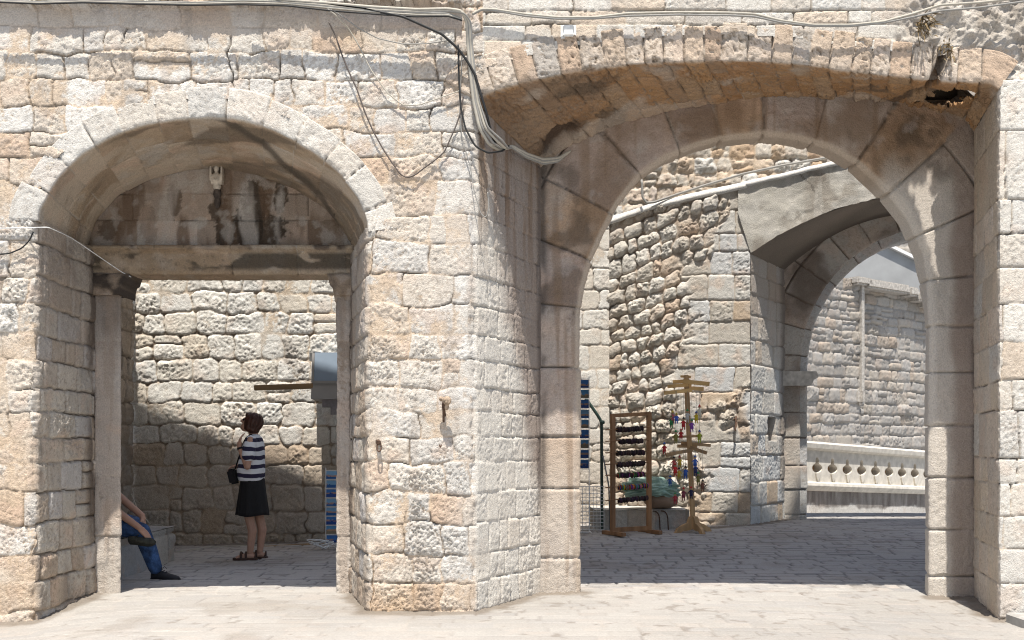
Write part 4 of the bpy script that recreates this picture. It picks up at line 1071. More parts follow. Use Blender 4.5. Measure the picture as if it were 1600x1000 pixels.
m3 = N_.new('ShaderNodeMath'); m3.operation = 'FLOORED_MODULO'; m3.inputs[1].default_value = 1; L_.new(m2.outputs[0], m3.inputs[0])
m4 = N_.new('ShaderNodeMath'); m4.operation = 'LESS_THAN'; m4.inputs[1].default_value = .54; L_.new(m3.outputs[0], m4.inputs[0])
mx_ = N_.new('ShaderNodeMix'); mx_.data_type = 'RGBA'; mx_.inputs['A'].default_value = (.022, .018, .05, 1); mx_.inputs['B'].default_value = (.74, .74, .76, 1); L_.new(m4.outputs[0], mx_.inputs['Factor']); L_.new(mx_.outputs['Result'], bs.inputs['Base Color'])
b = BM(); rg = []
for (z, f, k, ay) in [(.885, .150, -.118, .175), (.93, .165, -.125, .185), (1.0, .172, -.128, .19), (1.08, .158, -.126, .187), (1.16, .135, -.122, .185), (1.24, .118, -.120, .19), (1.31, .092, -.112, .185), (1.355, .062, -.095, .14), (1.395, .048, -.07, .085), (1.405, .04, -.06, .07)]:
    rg.append(ell((f + k) / 2, 0, z, (f - k) / 2, ay, 28, 2.3))
b.loft(rg)
for s in (1, -1): b.limb([(-.015, s * .14, 1.33), (-.005, s * .19, 1.24), (-.005, s * .222, 1.165)], [.066, .074, .074])
o = b.build('striped_top', SHIRT, wom, M=MW); remesh(o, .008, 3)
b = BM(); rg = []
for i, z in enumerate(np.linspace(.94, .50, 12)):
    t = i / 11; ring = []
    for k in range(48):
        a = 2 * math.pi * k / 48; w = 1 + .06 * t * math.sin(9 * a) + .04 * t * math.sin(5 * a + 1)
        ring.append((.005 + (.125 + .05 * t) * w * math.cos(a), (.168 + .035 * t) * w * math.sin(a), z + .008 * math.sin(3 * a) * t))
    rg.append(ring)
b.loft(rg, True, True); o = b.build('skirt', BLACK, wom, smooth=True, M=MW)
HAIR = plain('auburn_hair', (.055, .018, .010), .45, nscale=40, nvar=.5, bump=.5, dist=.006, stretch=(1, 1, .25))
b = BM(); b.ball(hp(-.022, 0, .022), (.100, .090, .106), tilt); b.ball(hp(-.055, 0, -.05), (.065, .080, .07), tilt); b.ball(hp(.03, 0, .075), (.06, .06, .04), tilt)
for s in (1, -1): b.ball(hp(-.005, s * .066, -.03), (.048, .026, .065), tilt)
rh = random.Random(8)
for i in range(70):
    az = rh.uniform(-2.35, 2.35) + math.pi; e0 = rh.uniform(.7, 1.3); pts = []
    for k in range(6):
        e = e0 - (e0 + .75) * k / 5; rr__ = 1.04 + rh.uniform(-.02, .03)
        pts.append(hp(-.022 + .100 * rr__ * math.cos(e) * math.cos(az), .090 * rr__ * math.cos(e) * math.sin(az), .022 + .106 * rr__ * math.sin(e) - (.03 * (k == 5))))
    b.tube(pts, [.004, .009, .010, .010, .009, .004], 6)
o = b.build('hair', HAIR, wom, M=MW); remesh(o, .0045, 1)
b = BM()
for s in (1, -1): b.ball(hp(.080, s * .03, .012), (.012, .022, .016), tilt)
b.limb([hp(.085, .04, .018), hp(.0, .077, .018)], [.004, .004], 6); b.build('sunglasses', BLACK, wom, smooth=True, M=MW)
b = BM(); b.ball(hp(.0885, 0, -.056), (.008, .02, .005), tilt); b.build('lips', plain('lips', (.32, .10, .08), .5), wom, smooth=True, M=MW)
b = BM(); b.tube([(.086, .206, 1.235), (.094, .203, 1.255)], .032, 12); b.build('watch', BLACK, wom, M=MW)
SAND = plain('brown_leather', (.06, .03, .02), .6)
for s, dx in ((1, .02), (-1, -.055)):
    b = BM(); rg = []
    sole = [(-.085, .03), (-.05, .04), (.02, .036), (.09, .046), (.15, .04), (.185, .015)]
    out = [(dx + x, s * .073 + w) for x, w in sole] + [(dx + x, s * .073 - w) for x, w in sole[::-1]]
    b.loft([[(p[0], p[1], .0) for p in out], [(p[0], p[1], .028) for p in out]])
    for x in (.03, .085): b.tube([(dx + x, s * .073 - .045, .02), (dx + x + .005, s * .073 - .03, .075), (dx + x + .01, s * .073, .088), (dx + x + .005, s * .073 + .03, .075), (dx + x, s * .073 + .045, .02)], .014, 8)
    b.tube([(dx - .06, s * .073 - .03, .02), (dx - .07, s * .073, .08), (dx - .06, s * .073 + .03, .02)], .010, 8)
    b.build('sandal', SAND, wom, M=MW)
bag = empty('shoulder_bag', (wX - .2, wY, wz0 + .85), 'small black shoulder bag held at the front of the striped woman', 'bag')
b = BM(); b.box((.205, .055, .935), (.085, .17, .17), Matrix.Rotation(math.radians(14), 3, 'Y'), .02); b.build('pouch', BLACK, bag, M=MW)
b = BM(); b.tube([(.20, .0, 1.02), (.17, .02, 1.10), (.135, .04, 1.19), (.105, .06, 1.28), (.06, .085, 1.36), (.0, .10, 1.405), (-.09, .10, 1.33)], .008, 8); b.build('strap', BLACK, bag, M=MW)

# seated man, mostly hidden behind the left door pillar
mz = float(gz(-3.4, 9.55)); man = person_empty((-3.95, 9.6, mz), 'seated man in blue jeans and dark shoes, forearms on his crossed leg')
b = BM(); sh = (-3.98, 9.6)
b.ball((-4.02, 9.62, .56), (.16, .19, .15)); b.limb([(-4.02, 9.62, .62), (-4.06, 9.62, .80), (-4.10, 9.62, 1.0)], [.16, .15, .16])
b.limb([(-4.10, 9.42, 1.08), (-4.10, 9.82, 1.08)], [.07, .07]); b.limb([(-4.10, 9.62, 1.08), (-4.06, 9.62, 1.22)], [.06, .055])
b.ball((-4.06, 9.62, 1.31), (.10, .08, .125)); b.ball((-4.01, 9.62, 1.26), (.055, .055, .06)); b.ball((-3.955, 9.62, 1.30), (.02, .015, .022))
for s in (1, -1): b.ball((-4.07, 9.62 + s * .08, 1.31), (.02, .01, .03))
zz = lambda py, Y: wz(py, Y); xx = lambda px, Y: wx(px, Y)
# near arm
e1 = (xx(168, 9.42), 9.42, zz(789, 9.42)); w1 = (xx(217, 9.42), 9.42, zz(824, 9.42)); b.limb([(-4.09, 9.40, 1.05), e1], [.052, .045]); b.limb([e1, w1], [.044, .030])
hand(b, w1, (.75, .1, -.75), (.6, -.5, .6), 1, .5)
e2 = (xx(172, 9.72), 9.72, zz(764, 9.72)); w2_ = (xx(222, 9.60), 9.60, zz(806, 9.6)); b.limb([(-4.09, 9.84, 1.05), e2], [.052, .045]); b.limb([e2, w2_], [.044, .031])
hand(b, w2_, (.30, -.1, -1), (1, 0, .2), -1, .6)
b.limb([(-3.98, 9.5, .52), (-3.62, 9.5, .50), (-3.46, 9.55, .12)], [.07, .05, .035])
o = b.build('body', SKIN, man); remesh(o, .006, 3)
JEAN = plain('blue_denim', (.035, .08, .19), .85, nscale=16, nvar=.6, bump=.9, dist=.03)
b = BM()
kx, kz = xx(221, 9.5), zz(827, 9.5); ax_, az = xx(246, 9.55), zz(893, 9.55)
b.limb([(-4.02, 9.5, .53), (-3.80, 9.5, .53), (kx, 9.5, kz - .02)], [.115, .10, .085]); b.limb([(kx, 9.5, kz - .02), ((kx + ax_) / 2, 9.52, (kz + az) / 2), (ax_ - .02, 9.55, az + .035)], [.085, .078, .066])
b.limb([(-4.02, 9.74, .52), (-3.92, 9.92, .52), (-3.81, 9.96, .50)], [.115, .10, .085]); b.limb([(-3.81, 9.96, .50), (-3.75, 9.75, .52), (-3.70, 9.54, .50)], [.085, .075, .064])
b.ball((-4.03, 9.62, .54), (.17, .21, .14))
o = b.build('jeans', JEAN, man); remesh(o, .008, 2)
b = BM(); b.limb([(-4.02, 9.62, .62), (-4.06, 9.62, .80), (-4.105, 9.62, 1.02)], [.17, .165, .175]); b.limb([(-4.105, 9.44, 1.08), (-4.105, 9.80, 1.08)], [.085, .085])
for s in (1, -1): b.limb([(-4.10, 9.62 + s * .2, 1.06), (-4.06, 9.62 + s * .21, .92)], [.075, .07])
o = b.build('grey_shirt', plain('grey_jersey', (.10, .10, .10), .9), man); remesh(o, .01, 3)
b = BM(); b.ball((-4.075, 9.62, 1.345), (.105, .09, .11)); o = b.build('hair', plain('dark_hair', (.02, .015, .012), .5), man, smooth=True)
SHOE = plain('dark_shoe', (.018, .018, .022), .6, nscale=30, nvar=.3)
def shoe(M, mat, sole_mat):
    b = BM(); rg = []
    for (x, w, h0, h1) in [(-.10, .022, .0, .07), (-.09, .034, .0, .095), (-.04, .038, .0, .105), (.02, .040, .0, .085), (.09, .045, .0, .062), (.14, .042, .0, .05), (.175, .03, .004, .038), (.185, .015, .008, .028)]:
        rg.append([(x, w * math.cos(a) * (1 if math.sin(a) < 0 else .92), (h0 + h1) / 2 + (h1 - h0) / 2 * math.sin(a)) for a in np.linspace(0, 2 * math.pi, 17)[:-1]])
    b.loft(rg); o = b.build('shoe', mat, man, smooth=True, M=M)
    s = BM(); out = [(-.105, .02), (-.09, .038), (.0, .04), (.09, .049), (.15, .044), (.19, .018)]
    poly = out + [(x, -w) for x, w in out[::-1]]
    s.loft([[(p[0], p[1], -.012) for p in poly], [(p[0], p[1], .016) for p in poly]]); s.build('sole', sole_mat, o, M=M)
    l = BM()
    for x in (.0, .025, .05): l.tube([(x, -.02, .098 - x * .5), (x + .004, 0, .106 - x * .5), (x, .02, .098 - x * .5)], .004, 6)
    l.tube([(-.0, .0, .105), (.02, -.03, .125), (.03, -.05, .11)], .003, 6); l.tube([(-.0, .0, .105), (.02, .03, .125), (.03, .05, .105)], .003, 6)
    l.build('laces', mat, o, M=M)
shoe(Matrix.Translation((xx(252, 9.56), 9.56, zz(908, 9.56) + .012)) @ Matrix.Rotation(math.radians(-8), 4, 'Z'), SHOE, BLACK)
shoe(Matrix.Translation((xx(217, 9.44), 9.43, zz(846, 9.44))) @ Matrix.Rotation(math.radians(4), 4, 'Y') @ Matrix.Rotation(math.radians(62), 4, 'X') @ Matrix.Scale(.86, 4), plain('olive_shoe', (.04, .04, .03), .7, nscale=30, nvar=.4), plain('olive_rubber', (.045, .045, .035), .8))

# ------------------------------------------------------------------ alley furniture
LBE = Lay(-2, 6, [-.2, .32, .5], .5, .9, 221)
A = Acc()
bz1 = .385
wall(A, [(-4.9, 9.10), (-3.82, 9.10)], -.1, bz1, LBE, AS2, .02)
P0 = dict(AS2); P0['pal'] = PAL_GREY
wall(A, [(-3.80, 9.08), (-3.80, 11.05)], -.1, bz1, LBE, P0, .02, flipto=(1, 0, 0)); wall(A, [(-3.82, 11.08), (-4.9, 11.08)], -.1, bz1, LBE, P0, .02, flipto=(0, 1, 0))
X, Y = np.meshgrid(np.arange(-4.9, -3.77, .02).astype(f32), np.arange(9.06, 11.12, .02).astype(f32))
A.grid(np.stack([X, Y, bz1 + .01 + .008 * fbm(X, Y, 5, 3, 222)], -1), np.ones(X.shape + (3,), f32) * np.array((.43, .41, .39), f32) * (1 + .15 * fbm(X, Y, 4, 3, 223))[..., None])
tag(A.build('stone_bench', STONE), 'worn stone bench block in the alley shade that the man in jeans sits on', 'bench')
b = BM()
for (p, q) in [((268, 864), (400, 856)), ((402, 856), (530, 848))]:
    b.bar((wx(p[0], 12.38), 12.38, wz(p[1] + 1, 12.38)), (wx(q[0], 12.45), 12.45, wz(q[1] + 1, 12.45)), .06, .05, .004)
tag(b.build('timber_batten', plain('raw_timber', (.42, .29, .17), .75, nscale=8, nvar=.3, stretch=(.2, 1, 1))), 'long raw timber batten lying along the foot of the alley wall', 'plank')
aw = empty('awning', (-1.9, 12.4, 2.2), 'blue-grey metal awning box with a bare wooden beam, high on the alley wall', 'awning')
sY = 12.15
SHEET = plain('blue_grey_sheet', (.235, .29, .36), .9, nscale=3, nvar=.12, spec=.08); SHEETG = plain('grey_sheet', (.27, .26, .25), .6, nscale=3, nvar=.12)
ax0 = wx(487, sY)
b = BM(); A0 = [(12.66, wz(549, sY) + .02), (sY + .06, wz(550, sY)), (sY, wz(597, sY)), (12.66, wz(597, sY))]
b = profx(A0, ax0, -1.2); b.build('hood', SHEET, aw)
b = profx([(12.62, wz(597, sY)), (sY + .004, wz(597, sY)), (sY - .03, wz(624, sY)), (12.62, wz(624, sY))], ax0 - .004, -1.2); b.build('valance', SHEETG, aw)
b = BM(); b.box((wx(514, sY) + .2, sY + .15, wz(630, sY)), (.6, .12, .09)); b.box((wx(521, sY) + .2, sY + .10, wz(638, sY)), (.5, .05, .15)); b.build('underside_brackets', plain('grey_strut', (.23, .21, .22), .6), aw)
b = BM(); b.box((wx(484, sY), sY + .3, wz(555, sY)), (.09, .2, .1)); b.build('end_bracket', STEEL, aw)
b = BM()
for xq in (ax0 + .012, ax0 + .42, ax0 + .84): b.bar((xq, 12.6, wz(549, sY) + .03), (xq, sY + .05, wz(550, sY) + .008), .03, .012); b.bar((xq, sY + .052, wz(551, sY)), (xq, sY - .008, wz(597, sY)), .03, .012)
b.bar((ax0, sY - .006, wz(597, sY)), (-1.2, sY - .006, wz(597, sY)), .02, .03); b.build('seams', SHEETG, aw)
b = BM(); b.bar((wx(397, sY), sY + .02, wz(606, sY)), (wx(489, sY), sY + .02, wz(603, sY)), .06, .066, .004); b.build('beam', plain('aged_beam', (.25, .165, .085), .7, nscale=8, nvar=.3, stretch=(.2, 1, 1)), aw)

def card_rack(name, x0, x1, Y, z0, z1, nrow, ncol, label, seed, bowed=0, stand=True, orange=.14, dim=1.):
    r = random.Random(seed); root = empty(name, ((x0 + x1) / 2, Y, float(gz((x0 + x1) / 2, Y)) if stand else z0), label, 'postcard rack')
    f = BM(); g0 = float(gz((x0 + x1) / 2, Y)) if stand else z0
    for x in (x0, x1): f.tube([(x, Y, g0), (x, Y, z1 + .03)], .006, 6)
    for i in range(nrow + 1):
        z = z0 + (z1 - z0) * i / nrow; f.tube([(x0, Y - .03, z), (x1, Y - .03, z)], .004, 6); f.tube([(x0, Y, z), (x0, Y - .03, z)], .004, 6); f.tube([(x1, Y, z), (x1, Y - .03, z)], .004, 6)
    if stand:
        f.tube([(x0 - .02, Y - .15, g0 + .01), (x0 - .02, Y + .12, g0 + .01)], .008, 6); f.tube([(x1 + .02, Y - .15, g0 + .01), (x1 + .02, Y + .12, g0 + .01)], .008, 6)
        f.tube([(x0 - .02, Y, g0 + .01), (x1 + .02, Y, g0 + .01)], .008, 6)
    f.build('wire_frame', WHITEM if stand else STEEL, root)
    pw = (x1 - x0) / ncol
    for i in range(nrow):
        for j in range(ncol):
            cz = z0 + (z1 - z0) * (i + .5) / nrow; ch = (z1 - z0) / nrow * .86; cx = x0 + pw * (j + .5); cw = pw * .9
            n, m = 14, 18; u, v = np.meshgrid(np.linspace(0, 1, m), np.linspace(0, 1, n))
            k = r.random(); hor = r.uniform(.4, .6); sd = r.randrange(999)
            P = np.stack([cx - cw / 2 + cw * u, Y - .012 - .018 * (1 - v), cz - ch / 2 + ch * v], -1).astype(f32)
            nz_ = fbm(u, v, 4, 3, sd)
            if k < orange: sky, sea = (.75, .25, .05), (.30, .05, .02)
            elif k < .5: sky, sea = (.05, .18, .48), (.015, .06, .25)
            elif k < .75: sky, sea = (.20, .38, .58), (.02, .10, .30)
            else: sky, sea = (.10, .30, .55), (.22, .18, .12)
            c = np.where((v > hor + .1 * nz_)[..., None], np.array(sky, f32), np.array(sea, f32)).astype(f32)
            c = lerp3(c, (.50, .30, .18), ((np.abs(v - hor + .06) < .10 + .08 * nz_) & (nz_ > -.1)).astype(f32) * .8)
            c = lerp3(c, (.6, .6, .58), ((u < .04) | (u > .96) | (v < .05) | (v > .95)).astype(f32) * (.9 if r.random() < .5 else .2))
            c = c * dim
            A = Acc(); A.grid(P, c); P2 = P.copy(); P2[..., 1] += .004; A.grid(P2, c * 0 + .5, flip=True)
            A.build('postcard', COLM, root)
    return root
rY = 12.0
card_rack('postcard_rack', wx(509, rY), wx(509, rY) + .34, rY, wz(849, rY), wz(735, rY), 8, 2, 'white wire rack of blue sea view postcards at the right edge of the small doorway', 4)
card_rack('postcard_rack', .62, wx(920.5, 13.0), 13.0, wz(733, 13.), wz(592, 13.), 9, 3, 'tall rack of dark blue postcards half hidden behind the gateway pier', 9, orange=.02, dim=.5)
def cable(pts, r, mat, label, name='cable', sm=3, step=.012, group=None):
    q = resample(pts, step=step, sm=sm)
    b = BM(); b.tube([tuple(p) for p in q[::max(1, 1)]], r, 6)
    return tag(b.build(name, mat, smooth=True), label, 'cable', group)
r_ = random.Random(5); pts = []
cxx, cyy = wx(500, 11.8), 11.8
g_ = float(gz(cxx, cyy))
for i in range(90):
    a = i * .42; pts.append((cxx + (.10 + .03 * math.sin(i * .31)) * math.cos(a) + .05 * math.sin(i * .05), cyy + .05 * math.sin(a) + .03 * math.cos(i * .2), g_ + .02 + .06 * abs(math.sin(a * .5 + i * .03)) + .06 * (i / 90)))
pts += [(cxx + .25, cyy + .1, g_ + .02), (cxx + .6, cyy + .15, g_ + .02)]
cable(pts, .006, WHITEM, 'tangled white cable heaped on the alley floor by the postcard rack', 'cable_coil', 1)
cable([(wx(205, 11.3), 11.3, wz(772, 11.3)), (wx(215, 11.2), 11.2, wz(796, 11.2)), (wx(232, 11.05), 11.1, .41), (wx(252, 11.0), 11.05, .405), (wx(262, 11.2), 11.15, .30), (wx(268, 11.4), 11.3, .12), (wx(275, 11.8), 11.8, float(gz(-4, 11.8)) + .02), (wx(330, 12.2), 12.2, float(gz(-3.7, 12.2)) + .03), (wx(420, 12.28), 12.28, float(gz(-3, 12.28)) + .03)], .006, CREAM, 'thin pale cable trailing over the stone bench to the alley floor')

# ------------------------------------------------------------------ stall things in the wide gateway
LST = Lay(-2, 6, [-.2, .5], .35, .75, 231)
A = Acc(); lz = .43; lf = 13.42
wall(A, [(1.12, lf), (2.40, lf)], .0, lz, LST, P0, .014); X, Y = np.meshgrid(np.arange(1.12, 2.42, .02).astype(f32), np.arange(lf - .02, 14.5, .02).astype(f32))
A.grid(np.stack([X, Y, lz + .012 * fbm(X, Y, 4, 3, 232)], -1), np.ones(X.shape + (3,), f32) * np.array((.52, .50, .47), f32) * (1 + .15 * fbm(X, Y, 4, 3, 233))[..., None])
wall(A, [(2.40, lf), (2.40, 14.3)], .0, lz, LST, P0, .02, flipto=(1, 0, 0))
tag(A.build('stone_ledge', STONE), 'low stone ledge at the foot of the rubble wall behind the bracelet rack', 'ledge')
# sack and tarpaulin on the ledge
def lump(c, sz, seed, amp, n=70, m=44, fold=0):
    u, v = np.meshgrid(np.linspace(0, 2 * math.pi, n), np.linspace(-math.pi / 2, math.pi / 2, m))
    d = np.stack([np.cos(v) * np.cos(u), np.cos(v) * np.sin(u), np.sin(v)], -1)
    k = 1 + amp * fbm(d[..., 0] * 2 + 3, d[..., 2] * 2 + d[..., 1], 1.2, 3, seed) + fold * ridg(d[..., 0] * 1.2 + d[..., 1] * .6, d[..., 2] * 2, 1.5, 3, seed + 2)
    k[:, -1] = k[:, 0]
    P = np.array(c) + d * np.array(sz) * k[..., None]
    P[..., 2] = np.maximum(P[..., 2], lz + .012)
    return P.astype(f32)
A = Acc(); P = lump((2.05, 13.66, .57), (.25, .20, .15), 241, .12); A.grid(P, np.ones(P.shape, f32) * np.array((.30, .21, .15), f32))
tag(A.build('sack', COLM), 'bulging brown sack lying on the stone ledge under the green tarpaulin', 'sack')
A = Acc(); P = lump((1.92, 13.64, .70), (.35, .22, .15), 245, .35, 170, 110, .22); P[..., 2] = np.maximum(P[..., 2], .57 + .06 * np.sin(P[..., 0] * 13 + 1) + .03 * np.sin(P[..., 0] * 31)); n = fbm(P[..., 0] * 3, P[..., 2] * 3, 2, 3, 246)
A.grid(P, np.ones(P.shape, f32) * np.array((.29, .42, .355), f32) * (1 + .25 * n)[..., None]); tag(A.build('tarpaulin', COLM), 'crumpled pale green tarpaulin bundled on the ledge behind the bracelet rack', 'tarpaulin')
# bracelet rack
rk = empty('bracelet_rack', (1.55, 12.85, .14), 'dark wooden ladder-like stand with seven rods of bracelets in the wide gateway', 'display rack')
pL = Vector((wx(957.5, 12.7), 12.7, 0)); pR = Vector((wx(1014, 13.0), 13.0, 0)); dR = (pR - pL).normalized(); pr = Vector((dR.y, -dR.x, 0))
g0 = float(gz(1.5, 12.85)); zL, zR = wz(647, 12.7), wz(644, 13.0)
rotR = Matrix.Rotation(math.atan2(dR.y, dR.x), 3, 'Z')
for p, zt_ in ((pL, zL), (pR, zR)):
    b = BM(); b.box((p.x, p.y, (g0 + .03 + zt_) / 2), (.062, .045, zt_ - g0 - .03), rotR, .004); b.build('post', WOOD, rk)
    b = BM(); b.bar(p + pr * .24 + Vector((0, 0, g0 + .028)), p - pr * .20 + Vector((0, 0, g0 + .028)), .07, .05, .006); b.build('foot', WOOD, rk)
b = BM(); b.bar(pL + Vector((0, 0, zL - .02)), pR + Vector((0, 0, zR - .02)), .04, .05, .003); b.build('top_rail', WOOD, rk)
b = BM(); b.bar(pL + Vector((0, 0, g0 + .07)), pR + Vector((0, 0, g0 + .07)), .03, .06, .003); b.build('bottom_rail', WOOD, rk)
DARKP = [(.035, .018, .02), (.02, .012, .014), (.06, .03, .03), (.03, .02, .04), (.09, .06, .05), (.015, .012, .012), (.05, .02, .05)]
BRIGHT = [(.35, .02, .05), (.02, .22, .05), (.5, .35, .02), (.02, .05, .3), (.35, .03, .28), (.03, .02, .02), (.45, .12, .02), (.03, .25, .25), (.03, .02, .02)]
yrod = [(671, 667), (689, 687), (707, 705), (725, 722), (742, 739), (761, 757), (781, 776)]
lab = ['topmost roll of dark bracelets on the wooden rack', 'short second roll of dark bracelets from the top of the rack', 'third roll from the top, dark purple bracelets with grey ends', 'fourth roll from the top, dark brown bracelets above the coloured ones', 'roll of dark red and green bracelets just above the brightest roll', 'brightest roll of bracelets with yellow, green and pink bands', 'lowest roll of dark bracelets, hanging loose strands, on the rack']
span = [(963, 1004), (967, 1003), (963, 1006), (964, 1007), (964, 1006), (966, 1012), (966, 1012)]
for i, (ya, yb) in enumerate(yrod):
    a = pL + Vector((0, 0, wz(ya, 12.7))) + pr * .02; e = pR + Vector((0, 0, wz(yb, 13.0))) + pr * .02; d = (e - a)
    b = BM(); b.tube([a - d.normalized() * .13, e - d.normalized() * .01], .008, 6); b.build('rod', WOOD, rk)
    ta = (wx(span[i][0], 12.75) - a.x) / d.x; tb = (wx(span[i][1], 12.95) - a.x) / d.x
    rr_ = random.Random(60 + i); n = 46; m = 15
    P = np.zeros((n * 3, m, 3), f32); C = np.zeros((n * 3, m, 3), f32); dn = d.normalized(); sdv = Vector((-dn.y, dn.x, 0)); upv = Vector((0, 0, 1))
    pal = BRIGHT if i == 5 else (DARKP + BRIGHT[:2] + [BRIGHT[4]] if i == 4 else DARKP)
    for j in range(n):
        cc = rr_.choice(pal); R = .032 * rr_.uniform(.85, 1.1); sag = rr_.uniform(.006, .02)
        for k_, (dt, rs) in enumerate(((.02, .82), (.5, 1.), (.98, .82))):
            c0 = a + d * (ta + (tb - ta) * (j + dt) / n) - upv * sag
            for k in range(m):
                an = 2 * math.pi * k / (m - 1); P[j * 3 + k_, k] = c0 + (sdv * math.cos(an) + upv * math.sin(an) * 1.05) * R * rs; C[j * 3 + k_, k] = cc
    A = Acc(); A.grid(P, C); o = A.build('bracelet_roll', COLM); tag(o, lab[i], 'bracelets', 'rolls of bracelets on the rack')
# souvenir tree
sY = 13.05; st_ = empty('souvenir_tree', (wx(1081, sY), sY, .15), 'pale wooden post with crossed arms hung with little dolls, by the rubble wall', 'souvenir stand')
sz0 = float(gz(2.3, sY))
def sp_(px, py, dy=0): return Vector((wx(px, sY + dy), sY + dy, wz(py, sY + dy)))
b = BM(); b.bar((wx(1083, sY), sY, sz0 + .10), (wx(1072, sY), sY, wz(586, sY)), .06, .06, .006); b.build('post', PINEP, st_)
arms = [((1038, 614), (1080, 610), -.20, .05), ((1043, 604), (1080, 601), -.05, .045), ((1051, 597), (1078, 595), .1, .05), ((1066, 596), (1109, 600), -.09, .055), ((1074, 606), (1099, 608), .1, .05), ((1063, 588), (1080, 589), .05, .03),
        ((1041, 711), (1081, 703), -.2, .045), ((1077, 699), (1105, 708), -.15, .045), ((1058, 697), (1090, 697), .08, .045), ((1065, 692), (1110, 696), .12, .04), ((1050, 683), (1097, 681), -.07, .03)]
for (p, q, dy, h_) in arms:
    pa, pb = Vector((wx(p[0], sY + dy), sY + dy * .9, wz(p[1], sY + dy))), Vector((wx(q[0], sY), sY + dy * .3, wz(q[1], sY)))
    if q[0] > 1095: pa, pb = Vector((wx(p[0], sY), sY + dy * .3, wz(p[1], sY))), Vector((wx(q[0], sY + dy), sY + dy * .9, wz(q[1], sY + dy)))
    b = BM(); b.bar(pa, pb, .022, h_, .003); b.build('arm', PINE if p[1] < 640 else plain('aged_arm', (.40, .26, .14), .7, nscale=9, nvar=.3, stretch=(.3, 1, 1)), st_)
for k, a in enumerate((.35, .35 + math.pi / 2, .35 + math.pi, .35 + 1.5 * math.pi)):
    c_, s_ = math.cos(a), math.sin(a); bx, by = wx(1083, sY), sY
    b = BM(); poly = [(.02, .22), (.06, .21), (.09, .13), (.16, .105), (.24, .06), (.28, .0), (.20, .0), (.16, .03), (.08, .03), (.02, .05)]
    b.prism(poly, 'y', -.022, .022)
    b.build('foot', PINEP, st_, M=Matrix.Translation((bx, by, sz0)) @ Matrix.Rotation(a, 4, 'Z'))
# hanging dolls
D = [(1051, 650, (.45, .12, .14), 'pale red doll, highest on the left of the souvenir post'), (1057, 652, (.05, .12, .5), 'small blue doll hanging high, just left of the post'), (1049, 657, (.03, .22, .07), 'green doll at upper left, hanging outermost'),
     (1068, 660, (.5, .02, .03), 'bright red doll hanging in front of the post at upper height'), (1081, 663, (.22, .06, .35), 'purple doll just right of the post, upper group'), (1088, 650, (.65, .5, .03), 'yellow doll at upper right of the souvenir post'),
     (1093, 641, (.65, .62, .5), 'cream white doll, highest of all on the right side'), (1074, 648, (.55, .55, .55), 'greyish white doll hanging against the post top'), (1064, 677, (.5, .03, .03), 'red doll above the middle arms, left of the post'),
     (1093, 680, (.35, .40, .04), 'yellow-green doll above the middle arms at right'), (1056, 681, (.22, .2, .04), 'olive doll sitting low over the middle arms at left'), (1038, 699, (.42, .02, .03), 'dark red doll hanging alone, farthest left'),
     (1053, 722, (.5, .08, .08), 'light red doll under the middle arms at left'), (1055, 732, (.6, .02, .02), 'scarlet doll, second below the left middle arm'), (1062, 720, (.6, .42, .03), 'yellow doll right under the left middle arm'),
     (1061, 738, (.5, .36, .05), 'mustard doll below the other yellow one'), (1071, 736, (.03, .1, .42), 'royal blue doll against the lower post, left edge'), (1086, 720, (.04, .12, .48), 'bright blue doll under the right middle arm'),
     (1087, 732, (.02, .03, .13), 'navy doll hanging below the bright blue one'), (1091, 746, (.20, .18, .05), 'drab olive doll at lower right of the post'), (1047, 750, (.04, .12, .35), 'blue doll at lower left, above the tarpaulin edge'),
     (1098, 757, (.20, .08, .05), 'brown doll, farthest right and low'), (1080, 768, (.02, .02, .08), 'blackish doll hanging low against the post'), (1068, 770, (.22, .03, .06), 'maroon doll hanging low, left of the post'), (1055, 777, (.4, .04, .06), 'lowest doll, red with a blue base, at left')]
rr_ = random.Random(12); HEADM = plain('painted_head', (.55, .35, .22), .5); STRM = plain('string', (.3, .27, .22), .8)
mats = {}
for (px, py, col, lb) in D:
    dy = rr_.uniform(-.18, -.05); c = sp_(px, py, dy); tall = rr_.uniform(.9, 1.2)
    root = empty('hanging_doll', c, lb, 'doll', 'dolls hanging on the souvenir post')
    m_ = plain('doll_paint', col, .45, nvar=.1)
    b = BM(); rg = [ell(0, 0, z * tall, w, w * .8, 10) for z, w in [(-.055, .020), (-.05, .026), (-.02, .022), (.01, .017), (.022, .008)]]; b.loft(rg)
    for s in (1, -1): b.limb([(s * .014, 0, .012 * tall), (s * .034, -.004, -.012)], [.007, .006], 6); b.limb([(s * .010, 0, -.05 * tall), (s * .014, -.002, -.085 * tall)], [.008, .007], 6)
    b.build('torso', m_, root, smooth=True, local=True)
    b = BM(); b.ball((0, 0, .036 * tall), (.017, .017, .019), None, 10); b.build('head', HEADM, root, smooth=True, local=True)
    b = BM(); b.loft([ell(0, 0, .042 * tall, .020, .020, 10), ell(0, 0, .05 * tall, .016, .016, 10), ell(0, 0, .068 * tall, .004, .004, 10)]); b.build('cap', plain('cap_paint', rr_.choice([(.5, .03, .03), (.04, .12, .4), (.55, .42, .04), (.04, .25, .08), (.03, .03, .03)]), .5), root, smooth=True, local=True)
    up_to = wz(612, sY) if py < 690 else wz(700, sY)
    b = BM(); b.tube([(0, 0, .055), (0, 0, max(.09, up_to - c.z))], .0022, 5); b.build('string', STRM, root, local=True)
